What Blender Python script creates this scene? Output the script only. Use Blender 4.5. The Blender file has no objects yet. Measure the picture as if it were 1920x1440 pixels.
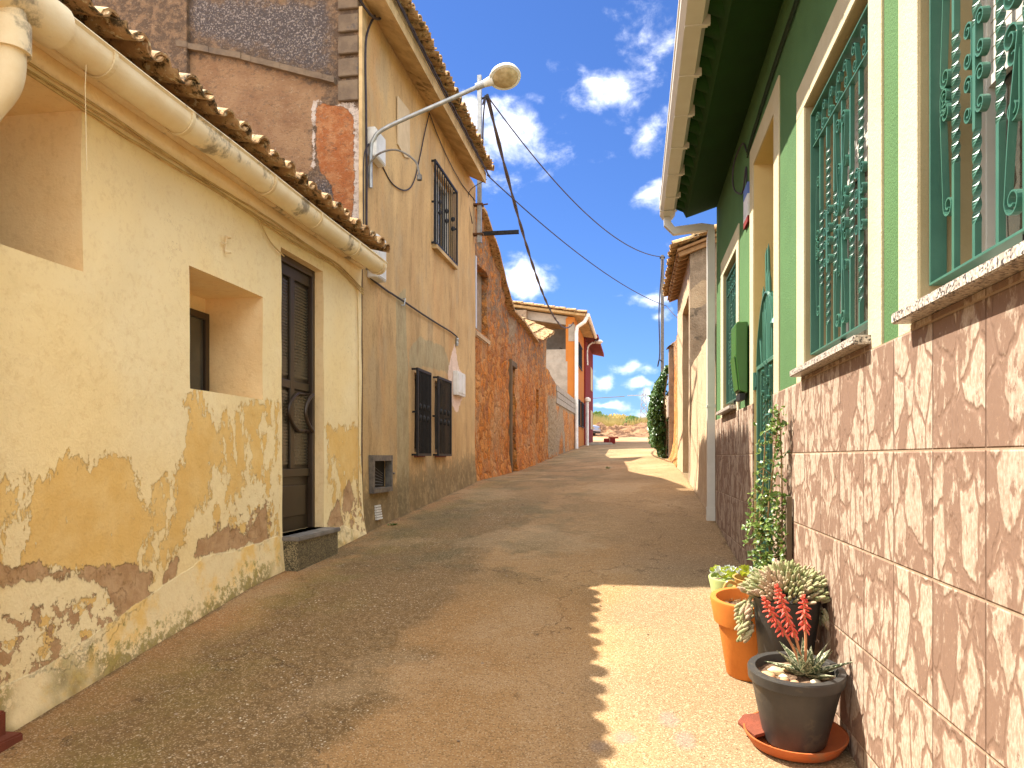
import bpy, bmesh, math, random
import numpy as np
from mathutils import Vector, Matrix, noise as mnoise
R = math.radians
random.seed(7)
SC = bpy.context.scene
COL = SC.collection

# ------------------------------------------------------------------ camera, world, sun, exposure
F = 1400.0                      # focal length in pixels of a 1920 wide picture
YAW = math.atan(232.0 / F)
CT, ST = math.cos(YAW), math.sin(YAW)
E = 1.53                        # eye height above the pavement at the camera
cam_d = bpy.data.cameras.new('camera')
cam_d.sensor_width = 36.0
cam_d.lens = F / 1920 * 36
cam_d.shift_y = 137 / 1920
cam_d.clip_start = 0.05
cam_d.clip_end = 3000
cam = bpy.data.objects.new('camera', cam_d)
COL.objects.link(cam)
cam.location = (0, 0, E)
cam.rotation_euler = (R(90), 0, YAW)
SC.camera = cam

SUN_DIR = Vector((1.0, -0.30, -1.43)).normalized()     # the way the light travels
SUN_EL = math.asin(-SUN_DIR.z)
sd = bpy.data.lights.new('sun', 'SUN')
sd.energy = 3.9
sd.angle = R(0.53)
sd.color = (1.0, 0.93, 0.80)
sun = bpy.data.objects.new('sun', sd)
COL.objects.link(sun)
sun.rotation_euler = SUN_DIR.to_track_quat('-Z', 'Y').to_euler()

SC.view_settings.view_transform = 'Standard'
SC.view_settings.look = 'None'
SC.view_settings.gamma = 1
SC.view_settings.exposure = 1.9
SC.cycles.max_bounces = 8
SC.cycles.diffuse_bounces = 6

world = bpy.data.worlds.new('World')
SC.world = world
world.use_nodes = True


class S:
    """small helper to write shader node trees"""
    def __init__(s, tree):
        s.t = tree
        s.N = tree.nodes
        s.L = tree.links

    def n(s, typ, ins=None, **props):
        nd = s.N.new(typ)
        for k, v in props.items():
            setattr(nd, k, v)
        for k, v in (ins or {}).items():
            s.put(nd.inputs[k], v)
        return nd

    def put(s, sock, v):
        if isinstance(v, bpy.types.NodeSocket):
            s.L.new(v, sock)
        elif isinstance(v, (tuple, list)) and len(v) == 3 and sock.type == 'RGBA':
            sock.default_value = (*v, 1)
        else:
            sock.default_value = v

    def pos(s):
        return s.n('ShaderNodeNewGeometry').outputs['Position']

    def obj(s):
        return s.n('ShaderNodeTexCoord').outputs['Object']

    def map(s, v, sc=(1, 1, 1), loc=(0, 0, 0), rot=(0, 0, 0)):
        return s.n('ShaderNodeMapping', {'Vector': v, 'Scale': sc, 'Location': loc, 'Rotation': rot}).outputs[0]

    def noise(s, v, scale=5, detail=4, rough=.6, dist=0):
        return s.n('ShaderNodeTexNoise', {'Vector': v, 'Scale': scale, 'Detail': detail, 'Roughness': rough, 'Distortion': dist}).outputs[0]

    def noisec(s, v, scale=5, detail=3, rough=.6):
        return s.n('ShaderNodeTexNoise', {'Vector': v, 'Scale': scale, 'Detail': detail, 'Roughness': rough}).outputs[1]

    def vor(s, v, scale=5, feature='F1', out=0, rnd=1):
        return s.n('ShaderNodeTexVoronoi', {'Vector': v, 'Scale': scale, 'Randomness': rnd}, feature=feature).outputs[out]

    def m(s, op, a, b=0.0, c=0.0, clamp=False):
        nd = s.n('ShaderNodeMath', operation=op, use_clamp=clamp)
        s.put(nd.inputs[0], a); s.put(nd.inputs[1], b); s.put(nd.inputs[2], c)
        return nd.outputs[0]

    def vm(s, op, a, b=(0, 0, 0), out=0):
        nd = s.n('ShaderNodeVectorMath', operation=op)
        s.put(nd.inputs[0], a); s.put(nd.inputs[1], b)
        return nd.outputs[out]

    def sm(s, x, a, b, lo=0.0, hi=1.0):
        nd = s.n('ShaderNodeMapRange', {'Value': x, 'From Min': a, 'From Max': b, 'To Min': lo, 'To Max': hi}, interpolation_type='SMOOTHSTEP', clamp=True)
        return nd.outputs[0]

    def mix(s, f, a, b, mode='MIX'):
        nd = s.n('ShaderNodeMix', data_type='RGBA', blend_type=mode)
        s.put(nd.inputs[0], f); s.put(nd.inputs[6], a); s.put(nd.inputs[7], b)
        return nd.outputs[2]

    def sep(s, v):
        return s.n('ShaderNodeSeparateXYZ', {0: v}).outputs

    def comb(s, x, y, z):
        return s.n('ShaderNodeCombineXYZ', {0: x, 1: y, 2: z}).outputs[0]

    def attr(s, name):
        return s.n('ShaderNodeAttribute', attribute_name=name).outputs['Fac']

    def rnd(s):
        return s.n('ShaderNodeObjectInfo').outputs['Random']


def new_mat(name):
    m = bpy.data.materials.new(name)
    m.use_nodes = True
    m.node_tree.nodes.clear()
    return m, S(m.node_tree)


def finish(s, col, rough=.9, bump=None, bs=.5, bd=.01, metal=0.0, spec=.3, sss=0.0):
    p = s.n('ShaderNodeBsdfPrincipled')
    s.put(p.inputs['Base Color'], col)
    s.put(p.inputs['Roughness'], rough)
    s.put(p.inputs['Metallic'], metal)
    s.put(p.inputs['Specular IOR Level'], spec)
    if bump is not None:
        b = s.n('ShaderNodeBump', {'Height': bump, 'Strength': bs, 'Distance': bd})
        s.L.new(b.outputs[0], p.inputs['Normal'])
    o = s.n('ShaderNodeOutputMaterial')
    s.L.new(p.outputs[0], o.inputs[0])
    return p


def rough_mat(name, c1, c2, scale=6, bscale=60, bs=.4, bd=.005, rough=.9, metal=0.0, spec=.3, stretch=(1, 1, 1), dark=None, dk=.62, coord='pos'):
    """two tone weathered surface with fine bump, optional dark soiling"""
    m, s = new_mat(name)
    v = s.map(s.pos() if coord == 'pos' else s.obj(), stretch)
    f = s.sm(s.noise(v, scale, 6, .65), .35, .65)
    c = s.mix(f, c1, c2)
    if dark is not None:
        c = s.mix(s.sm(s.noise(v, scale * .6, 8, .7), dk - .03, dk + .07), c, dark)
    b = s.noise(v, bscale, 5, .65)
    finish(s, c, rough, b, bs, bd, metal, spec)
    return m


# ---- sky with clouds placed by direction
def pix_dir(X, Y):
    a = (X - 960) / F
    b = (857 - Y) / F
    return Vector((-ST + a * CT, CT + a * ST, b)).normalized()


def build_sky():
    t = world.node_tree
    t.nodes.clear()
    s = S(t)
    sky = s.n('ShaderNodeTexSky', sky_type='NISHITA')
    sky.sun_disc = False
    sky.sun_elevation = SUN_EL
    sky.sun_rotation = math.atan2(-SUN_DIR.x, -SUN_DIR.y)
    sky.altitude = 300
    sky.air_density = 1.0
    sky.dust_density = 0.3
    sky.ozone_density = 2.5
    d = s.n('ShaderNodeTexCoord').outputs['Generated']
    d = s.vm('NORMALIZE', d)
    wob = s.vm('SCALE', s.vm('SUBTRACT', s.noisec(d, 9, 4, .6), (.5, .5, .5)))
    wob.node.inputs[3].default_value = .07
    dd = s.vm('ADD', d, wob)
    tot = None
    # X, Y, radius x, radius y (pixels), strength
    for X, Y, rx, ry, k in [(1150, 170, 90, 52, .9), (1215, 100, 60, 110, .6), (1215, 245, 45, 60, .75), (1235, 355, 50, 40, .8),
                            (965, 275, 105, 60, .85), (880, 215, 90, 50, .8), (925, 330, 70, 50, .45), (1010, 205, 50, 24, .35),
                            (988, 520, 62, 32, 1.1), (1040, 490, 30, 18, .5), (1228, 560, 60, 24, .75), (1240, 590, 40, 16, .55),
                            (1128, 712, 36, 18, .95), (1180, 690, 50, 24, .8), (1195, 720, 30, 14, .9), (1215, 690, 24, 14, .6),
                            (1140, 757, 50, 9, .85), (1220, 770, 60, 16, .7), (1140, 300, 70, 20, .3), (1225, 430, 30, 18, .35), (1215, 745, 30, 16, .9),
                            (1700, -300, 300, 180, .9), (300, -420, 380, 160, .8), (2700, 300, 500, 160, .8), (-900, 350, 400, 150, .8), (900, -900, 500, 200, .7)]:
        c = pix_dir(X, Y)
        mx = pix_dir(X + rx, Y) - c
        my = pix_dir(X, Y - ry) - c
        q = s.vm('SUBTRACT', dd, tuple(c))
        ax = s.m('DIVIDE', s.vm('DOT_PRODUCT', q, tuple(mx.normalized()), out=1), mx.length)
        ay = s.m('DIVIDE', s.vm('DOT_PRODUCT', q, tuple(my.normalized()), out=1), my.length)
        r2 = s.m('ADD', s.m('MULTIPLY', ax, ax), s.m('MULTIPLY', ay, ay))
        front = s.m('GREATER_THAN', s.vm('DOT_PRODUCT', dd, tuple(c), out=1), .3)
        g = s.m('MULTIPLY', s.m('MULTIPLY', s.m('EXPONENT', s.m('MULTIPLY', r2, -1.1)), k), front)
        tot = g if tot is None else s.m('MAXIMUM', tot, g)
    fb = s.noise(s.map(d, (1, 1, 1.5)), 16, 9, .6, .3)
    fine = s.noise(s.map(d, (1, 1, 1.3)), 42, 7, .65, .2)
    # fill light: broken white cloud added out of view, overhead and behind the viewer
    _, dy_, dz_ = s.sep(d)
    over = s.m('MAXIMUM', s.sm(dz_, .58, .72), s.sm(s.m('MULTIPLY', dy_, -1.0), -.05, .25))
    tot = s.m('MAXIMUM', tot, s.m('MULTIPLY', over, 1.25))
    tot = s.m('ADD', tot, s.m('MULTIPLY', s.m('SUBTRACT', fb, .5), 1.6))
    tot = s.m('ADD', tot, s.m('MULTIPLY', s.m('SUBTRACT', fine, .5), .6))
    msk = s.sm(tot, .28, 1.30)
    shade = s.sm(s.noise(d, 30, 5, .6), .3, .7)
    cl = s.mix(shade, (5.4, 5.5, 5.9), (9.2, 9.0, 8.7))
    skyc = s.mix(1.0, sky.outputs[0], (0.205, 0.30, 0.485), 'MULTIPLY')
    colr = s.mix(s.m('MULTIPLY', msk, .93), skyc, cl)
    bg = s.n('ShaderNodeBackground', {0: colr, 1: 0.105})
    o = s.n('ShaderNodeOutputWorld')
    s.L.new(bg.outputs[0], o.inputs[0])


build_sky()


# ------------------------------------------------------------------ measuring: rays of the survey photograph on real planes
def ray(X, Y):
    a = (X - 960) / F
    return (-ST + a * CT, CT + a * ST, (857 - Y) / F)


def onx(X, Y, x=-2.7):
    """point of a street-parallel wall: returns (along, z)"""
    r = ray(X, Y)
    t = x / r[0]
    return (t * r[1], E + t * r[2])


def ony(X, Y, y):
    """point of a wall across the street: returns (x, z)"""
    r = ray(X, Y)
    t = y / r[1]
    return (t * r[0], E + t * r[2])


_L = [(-6, -2.15), (0, -1.47), (2.82, -1.20), (5.0, -.90), (6.2, -.83), (7.2, -.76), (10, -.58), (12.5, -.42), (16.8, -.33), (21, -.16), (28, .13), (36, .47), (45, .85), (62, 1.75), (75, 2.15), (100, 2.3)]
_R = [(-6, -2.1), (0, -1.525), (3.1, -1.222), (5.5, -1.0), (8.54, -.70), (12.6, -.42), (16, -.22), (20, -.05), (28, .22), (36, .50), (45, .87), (62, 1.75), (75, 2.15), (100, 2.3)]
_ys = np.linspace(-8, 110, 2361)


def _smooth(tab):
    v = np.interp(_ys, [p[0] for p in tab], [p[1] for p in tab])
    k = np.hanning(31); k /= k.sum()
    vp = np.pad(v, 15, mode='reflect', reflect_type='odd')
    return np.convolve(vp, k, mode='valid')


_gl, _gr = _smooth(_L), _smooth(_R)


def gz(x, y):
    l = np.interp(y, _ys, _gl); r = np.interp(y, _ys, _gr)
    f = np.clip((x + 2.7) / 3.576, 0, 1)
    return float(E + l + (r - l) * f)


def ground(X, Y):
    r = ray(X, Y)
    t = 3.0
    lo, hi = .5, 120
    for _ in range(60):
        t = (lo + hi) / 2
        if E + t * r[2] > gz(t * r[0], t * r[1]): lo = t
        else: hi = t
    return (t * r[0], t * r[1], E + t * r[2])


# ------------------------------------------------------------------ mesh helpers
class MB:
    def __init__(s):
        s.v = []; s.f = []; s.a = {}

    def add(s, vs, fs):
        o = len(s.v)
        s.v += [tuple(p) for p in vs]
        s.f += [tuple(i + o for i in f) for f in fs]
        return o

    def box(s, a, b, bev=0):
        x0, y0, z0 = a; x1, y1, z1 = b
        if x0 > x1: x0, x1 = x1, x0
        if y0 > y1: y0, y1 = y1, y0
        if z0 > z1: z0, z1 = z1, z0
        if bev:
            bm = bmesh.new()
            bmesh.ops.create_cube(bm, size=1)
            bmesh.ops.scale(bm, vec=(x1 - x0, y1 - y0, z1 - z0), verts=bm.verts)
            bmesh.ops.translate(bm, vec=((x0 + x1) / 2, (y0 + y1) / 2, (z0 + z1) / 2), verts=bm.verts)
            bmesh.ops.bevel(bm, geom=bm.edges, offset=bev, segments=2, affect='EDGES')
            s.bm(bm)
            return
        s.add([(x0, y0, z0), (x1, y0, z0), (x1, y1, z0), (x0, y1, z0), (x0, y0, z1), (x1, y0, z1), (x1, y1, z1), (x0, y1, z1)],
              [(0, 3, 2, 1), (4, 5, 6, 7), (0, 1, 5, 4), (1, 2, 6, 5), (2, 3, 7, 6), (3, 0, 4, 7)])

    def obox(s, c, ax, ay, az):
        """oriented box: centre and three half vectors"""
        c = Vector(c); ax = Vector(ax); ay = Vector(ay); az = Vector(az)
        vs = [c + i * ax + j * ay + k * az for k in (-1, 1) for i, j in ((-1, -1), (1, -1), (1, 1), (-1, 1))]
        s.add(vs, [(0, 3, 2, 1), (4, 5, 6, 7), (0, 1, 5, 4), (1, 2, 6, 5), (2, 3, 7, 6), (3, 0, 4, 7)])

    def bm(s, bm):
        bm.verts.index_update()
        s.add([v.co[:] for v in bm.verts], [[v.index for v in f.verts] for f in bm.faces])
        bm.free()

    def prism(s, poly, d):
        """poly: 3D points in a plane; d: extrusion vector"""
        n = len(poly); d = Vector(d)
        vs = [Vector(p) for p in poly] + [Vector(p) + d for p in poly]
        fs = [tuple(range(n - 1, -1, -1)), tuple(range(n, 2 * n))] + [(i, (i + 1) % n, n + (i + 1) % n, n + i) for i in range(n)]
        s.add(vs, fs)

    def tube(s, pts, r, n=8, cap=True, sq=False):
        pts = [Vector(p) for p in pts]
        rs = r if isinstance(r, (list, tuple)) else [r] * len(pts)
        up = None; vs = []
        for i, p in enumerate(pts):
            d = (pts[min(i + 1, len(pts) - 1)] - pts[max(i - 1, 0)])
            if d.length < 1e-9: d = Vector((0, 0, 1))
            d.normalize()
            if up is None:
                up = Vector((0, 0, 1)) if abs(d.z) < .9 else Vector((0, 1, 0))
            a = d.cross(up)
            if a.length < 1e-6: a = d.orthogonal()
            a.normalize(); up = a.cross(d).normalized()
            for k in range(n):
                t = 2 * math.pi * k / n + (math.pi / 4 if sq else 0)
                vs.append(p + rs[i] * (math.cos(t) * a + math.sin(t) * up))
        fs = [(i * n + k, i * n + (k + 1) % n, (i + 1) * n + (k + 1) % n, (i + 1) * n + k) for i in range(len(pts) - 1) for k in range(n)]
        if cap:
            fs += [tuple(range(n - 1, -1, -1)), tuple((len(pts) - 1) * n + k for k in range(n))]
        s.add(vs, fs)

    def lathe(s, prof, c=(0, 0, 0), n=32, jit=0):
        vs = []
        for j, (r, z) in enumerate(prof):
            for k in range(n):
                t = 2 * math.pi * k / n
                q = 1 + (jit * mnoise.noise(Vector((math.cos(t) * 2, math.sin(t) * 2, z * 8))) if jit else 0)
                vs.append((c[0] + r * q * math.cos(t), c[1] + r * q * math.sin(t), c[2] + z))
        fs = [(j * n + k, j * n + (k + 1) % n, (j + 1) * n + (k + 1) % n, (j + 1) * n + k) for j in range(len(prof) - 1) for k in range(n)]
        if prof[0][0] > 1e-6: fs.append(tuple(range(n - 1, -1, -1)))
        if prof[-1][0] > 1e-6: fs.append(tuple((len(prof) - 1) * n + k for k in range(n)))
        s.add(vs, fs)

    def build(s, name, mat, parent=None, smooth=False, bevel=0, local=False, angle=35):
        me = bpy.data.meshes.new(name)
        vs = s.v
        if parent is not None and not local:
            o = world_loc(parent)
            vs = [(p[0] - o[0], p[1] - o[1], p[2] - o[2]) for p in vs]
        me.from_pydata(vs, [], s.f)
        for k, arr in s.a.items():
            at = me.attributes.new(k, 'FLOAT', 'POINT')
            full = np.full(len(vs), -1.0, dtype=np.float32)
            full[:len(arr)] = arr
            at.data.foreach_set('value', full)
        me.validate()
        me.update()
        if smooth:
            me.polygons.foreach_set('use_smooth', [True] * len(me.polygons))
            try: me.set_sharp_from_angle(angle=R(angle))
            except Exception: pass
        me.materials.append(mat)
        ob = bpy.data.objects.new(name, me)
        COL.objects.link(ob)
        if parent is not None: ob.parent = parent
        if bevel:
            b = ob.modifiers.new('bevel', 'BEVEL'); b.width = bevel; b.segments = 2; b.limit_method = 'ANGLE'; b.angle_limit = R(40)
        return ob


def world_loc(o):
    v = Vector(o.location)
    while o.parent is not None:
        o = o.parent
        v = v + Vector(o.location)
    return v


def thing(name, label, cat, loc=(0, 0, 0), rot=(0, 0, 0), group=None):
    o = bpy.data.objects.new(name, None)
    COL.objects.link(o)
    o.empty_display_size = .1
    o.location = loc; o.rotation_euler = rot
    return tag(o, label, cat, group)


def tag(o, label, cat, group=None):
    o['label'] = label; o['category'] = cat
    if group: o['group'] = group
    return o


def struct(o):
    o['kind'] = 'structure'
    return o


def dup(o, parent=None):
    c = o.copy(); COL.objects.link(c)
    if parent is not None: c.parent = parent
    for ch in list(o.children): dup(ch, c)
    return c


def segs(a, b, marks, step):
    pts = sorted(set([a, b] + [m for m in marks if a < m < b]))
    out = []
    for p, q in zip(pts[:-1], pts[1:]):
        n = max(1, int(round((q - p) / step)))
        out += [p + (q - p) * i / n for i in range(n)]
    return np.array(out + [pts[-1]])


def facade(mb, to3d, us, vs, holes, D, disp=None, top=None, bot=None):
    """wall skin with real openings: grid front, reveals, back and edges. holes: (u0,u1,v0,v1,depth)"""
    nu, nv = len(us), len(vs)
    def P(u, v, d):
        if top is not None: v = min(v, top(u))
        if bot is not None: v = max(v, bot(u))
        dd = d
        if disp is not None: dd = d - disp(u, v) * max(0, 1 - d / .3)
        return to3d(u, v, dd)
    base = mb.add([P(u, v, 0) for u in us for v in vs], [])
    uv = [(u, (min(v, top(u)) if top else v)) for u in us for v in vs]
    inh = lambda u, v: any(h[0] < u < h[1] and h[2] < v < h[3] for h in holes)
    for i in range(nu - 1):
        um = (us[i] + us[i + 1]) / 2
        for j in range(nv - 1):
            vm_ = (vs[j] + vs[j + 1]) / 2
            if inh(um, vm_): continue
            if top is not None and vs[j] >= max(top(us[i]), top(us[i + 1])): continue
            if bot is not None and vs[j + 1] <= min(bot(us[i]), bot(us[i + 1])): continue
            a = base + i * nv + j
            mb.f.append((a, a + nv, a + nv + 1, a + 1))
    for (u0, u1, v0, v1, hd) in holes:
        hu = [u for u in us if u0 - 1e-6 <= u <= u1 + 1e-6]
        hv = [v for v in vs if v0 - 1e-6 <= v <= v1 + 1e-6]
        ds = [0, hd * .25, hd * .6, hd]
        def strip(path):
            o = mb.add([P(u, v, d) for (u, v) in path for d in ds], [])
            m_ = len(ds)
            for i in range(len(path) - 1):
                for k in range(m_ - 1):
                    a = o + i * m_ + k
                    mb.f.append((a, a + 1, a + m_ + 1, a + m_))
        strip([(u, v0) for u in hu]); strip([(u, v1) for u in hu]); strip([(u0, v) for v in hv]); strip([(u1, v) for v in hv])
        a, b, c, d = [P(*p, hd) for p in ((u0, v0), (u1, v0), (u1, v1), (u0, v1))]
        mb.add([a, b, c, d], [(0, 1, 2, 3)])
    # edges and back
    def edge(path):
        o = mb.add([q for (u, v) in path for q in (P(u, v, 0), P(u, v, D))], [])
        for i in range(len(path) - 1):
            mb.f.append((o + 2 * i, o + 2 * i + 1, o + 2 * i + 3, o + 2 * i + 2))
    vt = vs[-1]; vb = vs[0]
    edge([(u, vt) for u in us]); edge([(us[0], v) for v in vs]); edge([(us[-1], v) for v in vs])
    o = mb.add([q for u in us for q in (P(u, vb, D), P(u, vt, D))], [])
    for i in range(nu - 1): mb.f.append((o + 2 * i, o + 2 * i + 1, o + 2 * i + 3, o + 2 * i + 2))
    return uv


def sdist(pts, poly):
    """signed distance (positive inside) of 2D pts to polygon"""
    P = np.asarray(pts, dtype=float); Q = np.asarray(poly, dtype=float)
    best = np.full(len(P), 1e9); inside = np.zeros(len(P), bool)
    n = len(Q)
    for i in range(n):
        a, b = Q[i], Q[(i + 1) % n]
        ab = b - a
        t = np.clip(((P - a) @ ab) / max(ab @ ab, 1e-12), 0, 1)
        d = np.hypot(*(P - (a + t[:, None] * ab)).T)
        best = np.minimum(best, d)
        c = ((a[1] > P[:, 1]) != (b[1] > P[:, 1]))
        with np.errstate(divide='ignore', invalid='ignore'):
            xi = (b[0] - a[0]) * (P[:, 1] - a[1]) / (b[1] - a[1]) + a[0]
        inside ^= c & (P[:, 0] < xi)
    return np.where(inside, best, -best)


def region(pts, polys):
    r = np.full(len(pts), -1.0)
    for p in polys: r = np.maximum(r, sdist(pts, p))
    return np.clip(r, -1, 1)


def nz(u, v, s=1.0, k=0.0):
    return mnoise.noise(Vector((u * s, v * s, k)))


def tiles(name, mat, parent, y0, y1, edge, up, pitch=.2, rad=.075, length=.42, rows=7, under=True, seed=1):
    """clay barrel tile roof slope. edge(y) -> point at the eave; up: unit vector up the slope"""
    rn = random.Random(seed)
    mb = MB()
    U = Vector(up).normalized(); Y = Vector((0, 1, 0)); N = Y.cross(U)
    if N.z < 0: N = -N
    n = int(round((y1 - y0) / pitch))
    pitch = (y1 - y0) / n
    K = 7
    for i in range(n + 1):
        for kind in (0, 1):
            if kind == 1 and i == n: continue
            yc = y0 + (i + .5 * kind) * pitch
            for j in range(rows):
                L = length
                r0 = rad * (1.0 + rn.uniform(-.05, .08)); r1 = r0 * .86
                if kind == 1: r0, r1 = r1, r0
                b = Vector(edge(yc)) + U * (j * L * .82 + (rn.uniform(-.03, .03) if j == 0 else 0) - (.0 if kind == 0 else .02))
                b = b + N * ((.028 if kind == 0 else .0) + j * .0 + rn.uniform(-.006, .006)) + Y * rn.uniform(-.012, .012)
                tw = rn.uniform(-.03, .03)
                tilt = .03
                vs = []
                for e, (rr, off) in enumerate(((r0, 0), (r1, 1))):
                    c = b + U * (L * off) + Y * (tw * L * off) + N * ((.022 if off == 0 else -.012))
                    for th in (0, .014):
                        for k in range(K):
                            a = math.pi * k / (K - 1)
                            q = (rr - th)
                            dn = math.sin(a) * q * .92
                            if kind == 1: dn = -dn * .7 + rad * .85
                            vs.append(c + Y * math.cos(a) * q + N * dn)
                fs = []
                for k in range(K - 1):
                    fs.append((k, k + 1, 2 * K + k + 1, 2 * K + k))
                    fs.append((K + k, 3 * K + k, 3 * K + k + 1, K + k + 1))
                    fs.append((k, K + k, K + k + 1, k + 1))
                    fs.append((2 * K + k, 2 * K + k + 1, 3 * K + k + 1, 3 * K + k))
                fs += [(0, 2 * K, 3 * K, K), (K - 1, 2 * K - 1, 4 * K - 1, 3 * K - 1)]
                mb.add(vs, fs)
    return mb.build(name, mat, parent, smooth=True, angle=50)


def sag(a, b, s, n=24):
    a = Vector(a); b = Vector(b)
    return [a.lerp(b, i / n) - Vector((0, 0, 4 * s * (i / n) * (1 - i / n))) for i in range(n + 1)]


def spline(pts, n=6):
    """Catmull-Rom through points"""
    P = [Vector(p) for p in pts]
    P = [2 * P[0] - P[1]] + P + [2 * P[-1] - P[-2]]
    out = []
    for i in range(1, len(P) - 2):
        for k in range(n):
            t = k / n
            out.append(.5 * ((2 * P[i]) + (-P[i - 1] + P[i + 1]) * t + (2 * P[i - 1] - 5 * P[i] + 4 * P[i + 1] - P[i + 2]) * t * t + (-P[i - 1] + 3 * P[i] - 3 * P[i + 1] + P[i + 2]) * t ** 3))
    out.append(P[-2])
    return out


# ------------------------------------------------------------------ materials
def rgb(r, g, b):
    f = lambda c: (c / 255 / 12.92) if c <= 10 else ((c / 255 + .055) / 1.055) ** 2.4
    return (f(r), f(g), f(b))


def mat_cream():
    m, s = new_mat('peeling_cream_plaster')
    p = s.pos()
    yz = s.map(p, (0, 1, 1))
    n1 = s.m('SUBTRACT', s.noise(s.map(p, (0, 1, .75)), 7, 9, .68), .5)
    n2 = s.m('SUBTRACT', s.noise(s.map(p, (0, 1.4, .55)), 24, 6, .7), .5)
    edge = s.m('ADD', s.m('MULTIPLY', n1, .42), s.m('MULTIPLY', n2, .22))
    och = s.sm(s.m('ADD', s.attr('och'), edge), -.004, .004)
    par = s.sm(s.m('ADD', s.attr('par'), s.m('MULTIPLY', edge, .6)), -.01, .01)
    flake = s.sm(s.m('ADD', s.noise(s.map(p, (0, 1.3, .7), (0, 3, 5)), 7, 9, .70), s.m('MULTIPLY', s.m('SUBTRACT', s.noise(p, 2.3, 3, .5), .5), .5)), .515, .523)
    och = s.m('MAXIMUM', och, s.m('MULTIPLY', par, flake))
    # cream flakes left inside the ochre field
    fl2 = s.sm(s.noise(s.map(p, (0, 1.5, .8), (0, 9, 2)), 13, 8, .7), .655, .665)
    och = s.m('MULTIPLY', och, s.m('SUBTRACT', 1, fl2))
    brn = s.sm(s.m('ADD', s.attr('brn'), s.m('MULTIPLY', edge, .42)), -.003, .003)
    mos = s.sm(s.m('ADD', s.attr('mos'), s.m('MULTIPLY', edge, .5)), -.01, .01)
    cell = s.noise(s.map(p, (0, 1.1, 1), (0, 1, 8)), 8.5, 9, .70)
    brn2 = s.m('MULTIPLY', mos, s.sm(cell, .53, .537))
    och2 = s.m('MULTIPLY', mos, s.sm(s.noise(s.map(p, (0, 1, 1), (0, 6, 3)), 8, 8, .68), .56, .568))
    brn = s.m('MAXIMUM', brn, brn2)
    och = s.m('MAXIMUM', och, och2)
    pln = s.sm(s.m('ADD', s.attr('pln'), s.m('MULTIPLY', n1, .05)), -.004, .004)
    big = s.noise(p, 1.1, 4, .5)
    cream = s.mix(s.sm(big, .35, .7), (.92, .77, .46), (.94, .745, .39))
    cream = s.mix(s.sm(s.noise(yz, 3.0, 8, .65), .55, .8), cream, (.82, .64, .32))
    # hairline cracks
    ck = s.vor(s.vm('ADD', s.map(p, (0, .55, .9)), s.vm('SCALE', s.noisec(p, 2.5, 5, .6))), 1.1, 'DISTANCE_TO_EDGE')
    crack = s.m('MULTIPLY', s.m('SUBTRACT', 1, s.sm(ck, .0, .0035)), s.sm(s.noise(p, .9, 2, .5), .5, .56))
    cream = s.mix(s.m('MULTIPLY', crack, .35), cream, (.4, .25, .1))
    ochre = s.mix(s.sm(s.noise(yz, 5, 7, .6), .35, .7), (.80, .52, .17), (.85, .60, .24))
    brown = s.mix(s.sm(s.noise(yz, 9, 7, .7), .35, .65), (.44, .26, .125), (.58, .38, .21))
    plinth = s.mix(s.sm(s.noise(yz, 2.6, 6, .6), .48, .62), (.92, .76, .45), (.90, .62, .22))
    c = s.mix(och, cream, ochre)
    c = s.mix(brn, c, brown)
    rim = s.m('MULTIPLY', s.sm(s.m('ADD', s.attr('brn'), s.m('MULTIPLY', edge, .42)), -.02, 0), s.m('SUBTRACT', 1, brn))
    c = s.mix(s.m('MULTIPLY', rim, .3), c, (.55, .38, .18))
    eo = s.m('ADD', s.attr('och'), edge)
    orim = s.m('MULTIPLY', s.sm(eo, -.004, .003), s.m('SUBTRACT', 1, s.sm(eo, .004, .016)))
    c = s.mix(s.m('MULTIPLY', orim, .25), c, (.52, .30, .08))
    pock = s.m('MULTIPLY', s.m('SUBTRACT', 1, s.sm(s.vor(s.vm('ADD', p, s.vm('MULTIPLY', s.noisec(p, 12, 3), (.1, .1, .1))), 9, 'F1', 0), .10, .13)), s.sm(s.noise(p, 2.1, 4), .54, .60))
    c = s.mix(s.m('MULTIPLY', pock, s.m('MULTIPLY', s.sm(s.attr('low'), -.9, -.5), .7)), c, (.42, .24, .10))
    c = s.mix(pln, c, plinth)
    # damp, moss and dirt near the pavement
    low = s.attr('low')
    mossn = s.noise(p, 16, 8, .75)
    mk = s.m('MULTIPLY', s.sm(s.m('ADD', low, s.m('MULTIPLY', s.m('SUBTRACT', mossn, .5), .9)), .0, .12), s.sm(s.noise(p, 1.6, 3, .5), .42, .56))
    c = s.mix(s.m('MULTIPLY', mk, .85), c, s.mix(s.sm(mossn, .45, .6), (.16, .12, .03), (.33, .27, .07)))
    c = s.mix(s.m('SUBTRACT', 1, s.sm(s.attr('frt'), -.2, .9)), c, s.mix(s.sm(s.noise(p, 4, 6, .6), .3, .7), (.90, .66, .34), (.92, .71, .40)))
    sp = s.sm(s.noise(p, 60, 4, .65), .64, .70)
    c = s.mix(s.m('MULTIPLY', sp, .22), c, (.45, .27, .10))
    c = s.mix(s.m('MULTIPLY', s.sm(s.noise(p, 22, 6, .7), .50, .66), .22), c, (.62, .40, .16))
    hgt = s.m('ADD', s.m('MULTIPLY', s.noise(p, 70, 4, .65), .25), s.m('MULTIPLY', s.noise(p, 5, 4, .5), 1.2))
    hgt = s.m('ADD', hgt, s.m('MULTIPLY', och, -.35))
    hgt = s.m('ADD', hgt, s.m('MULTIPLY', brn, -.7))
    hgt = s.m('ADD', hgt, s.m('MULTIPLY', pln, .5))
    finish(s, c, .92, hgt, .95, .012)
    return m


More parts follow.
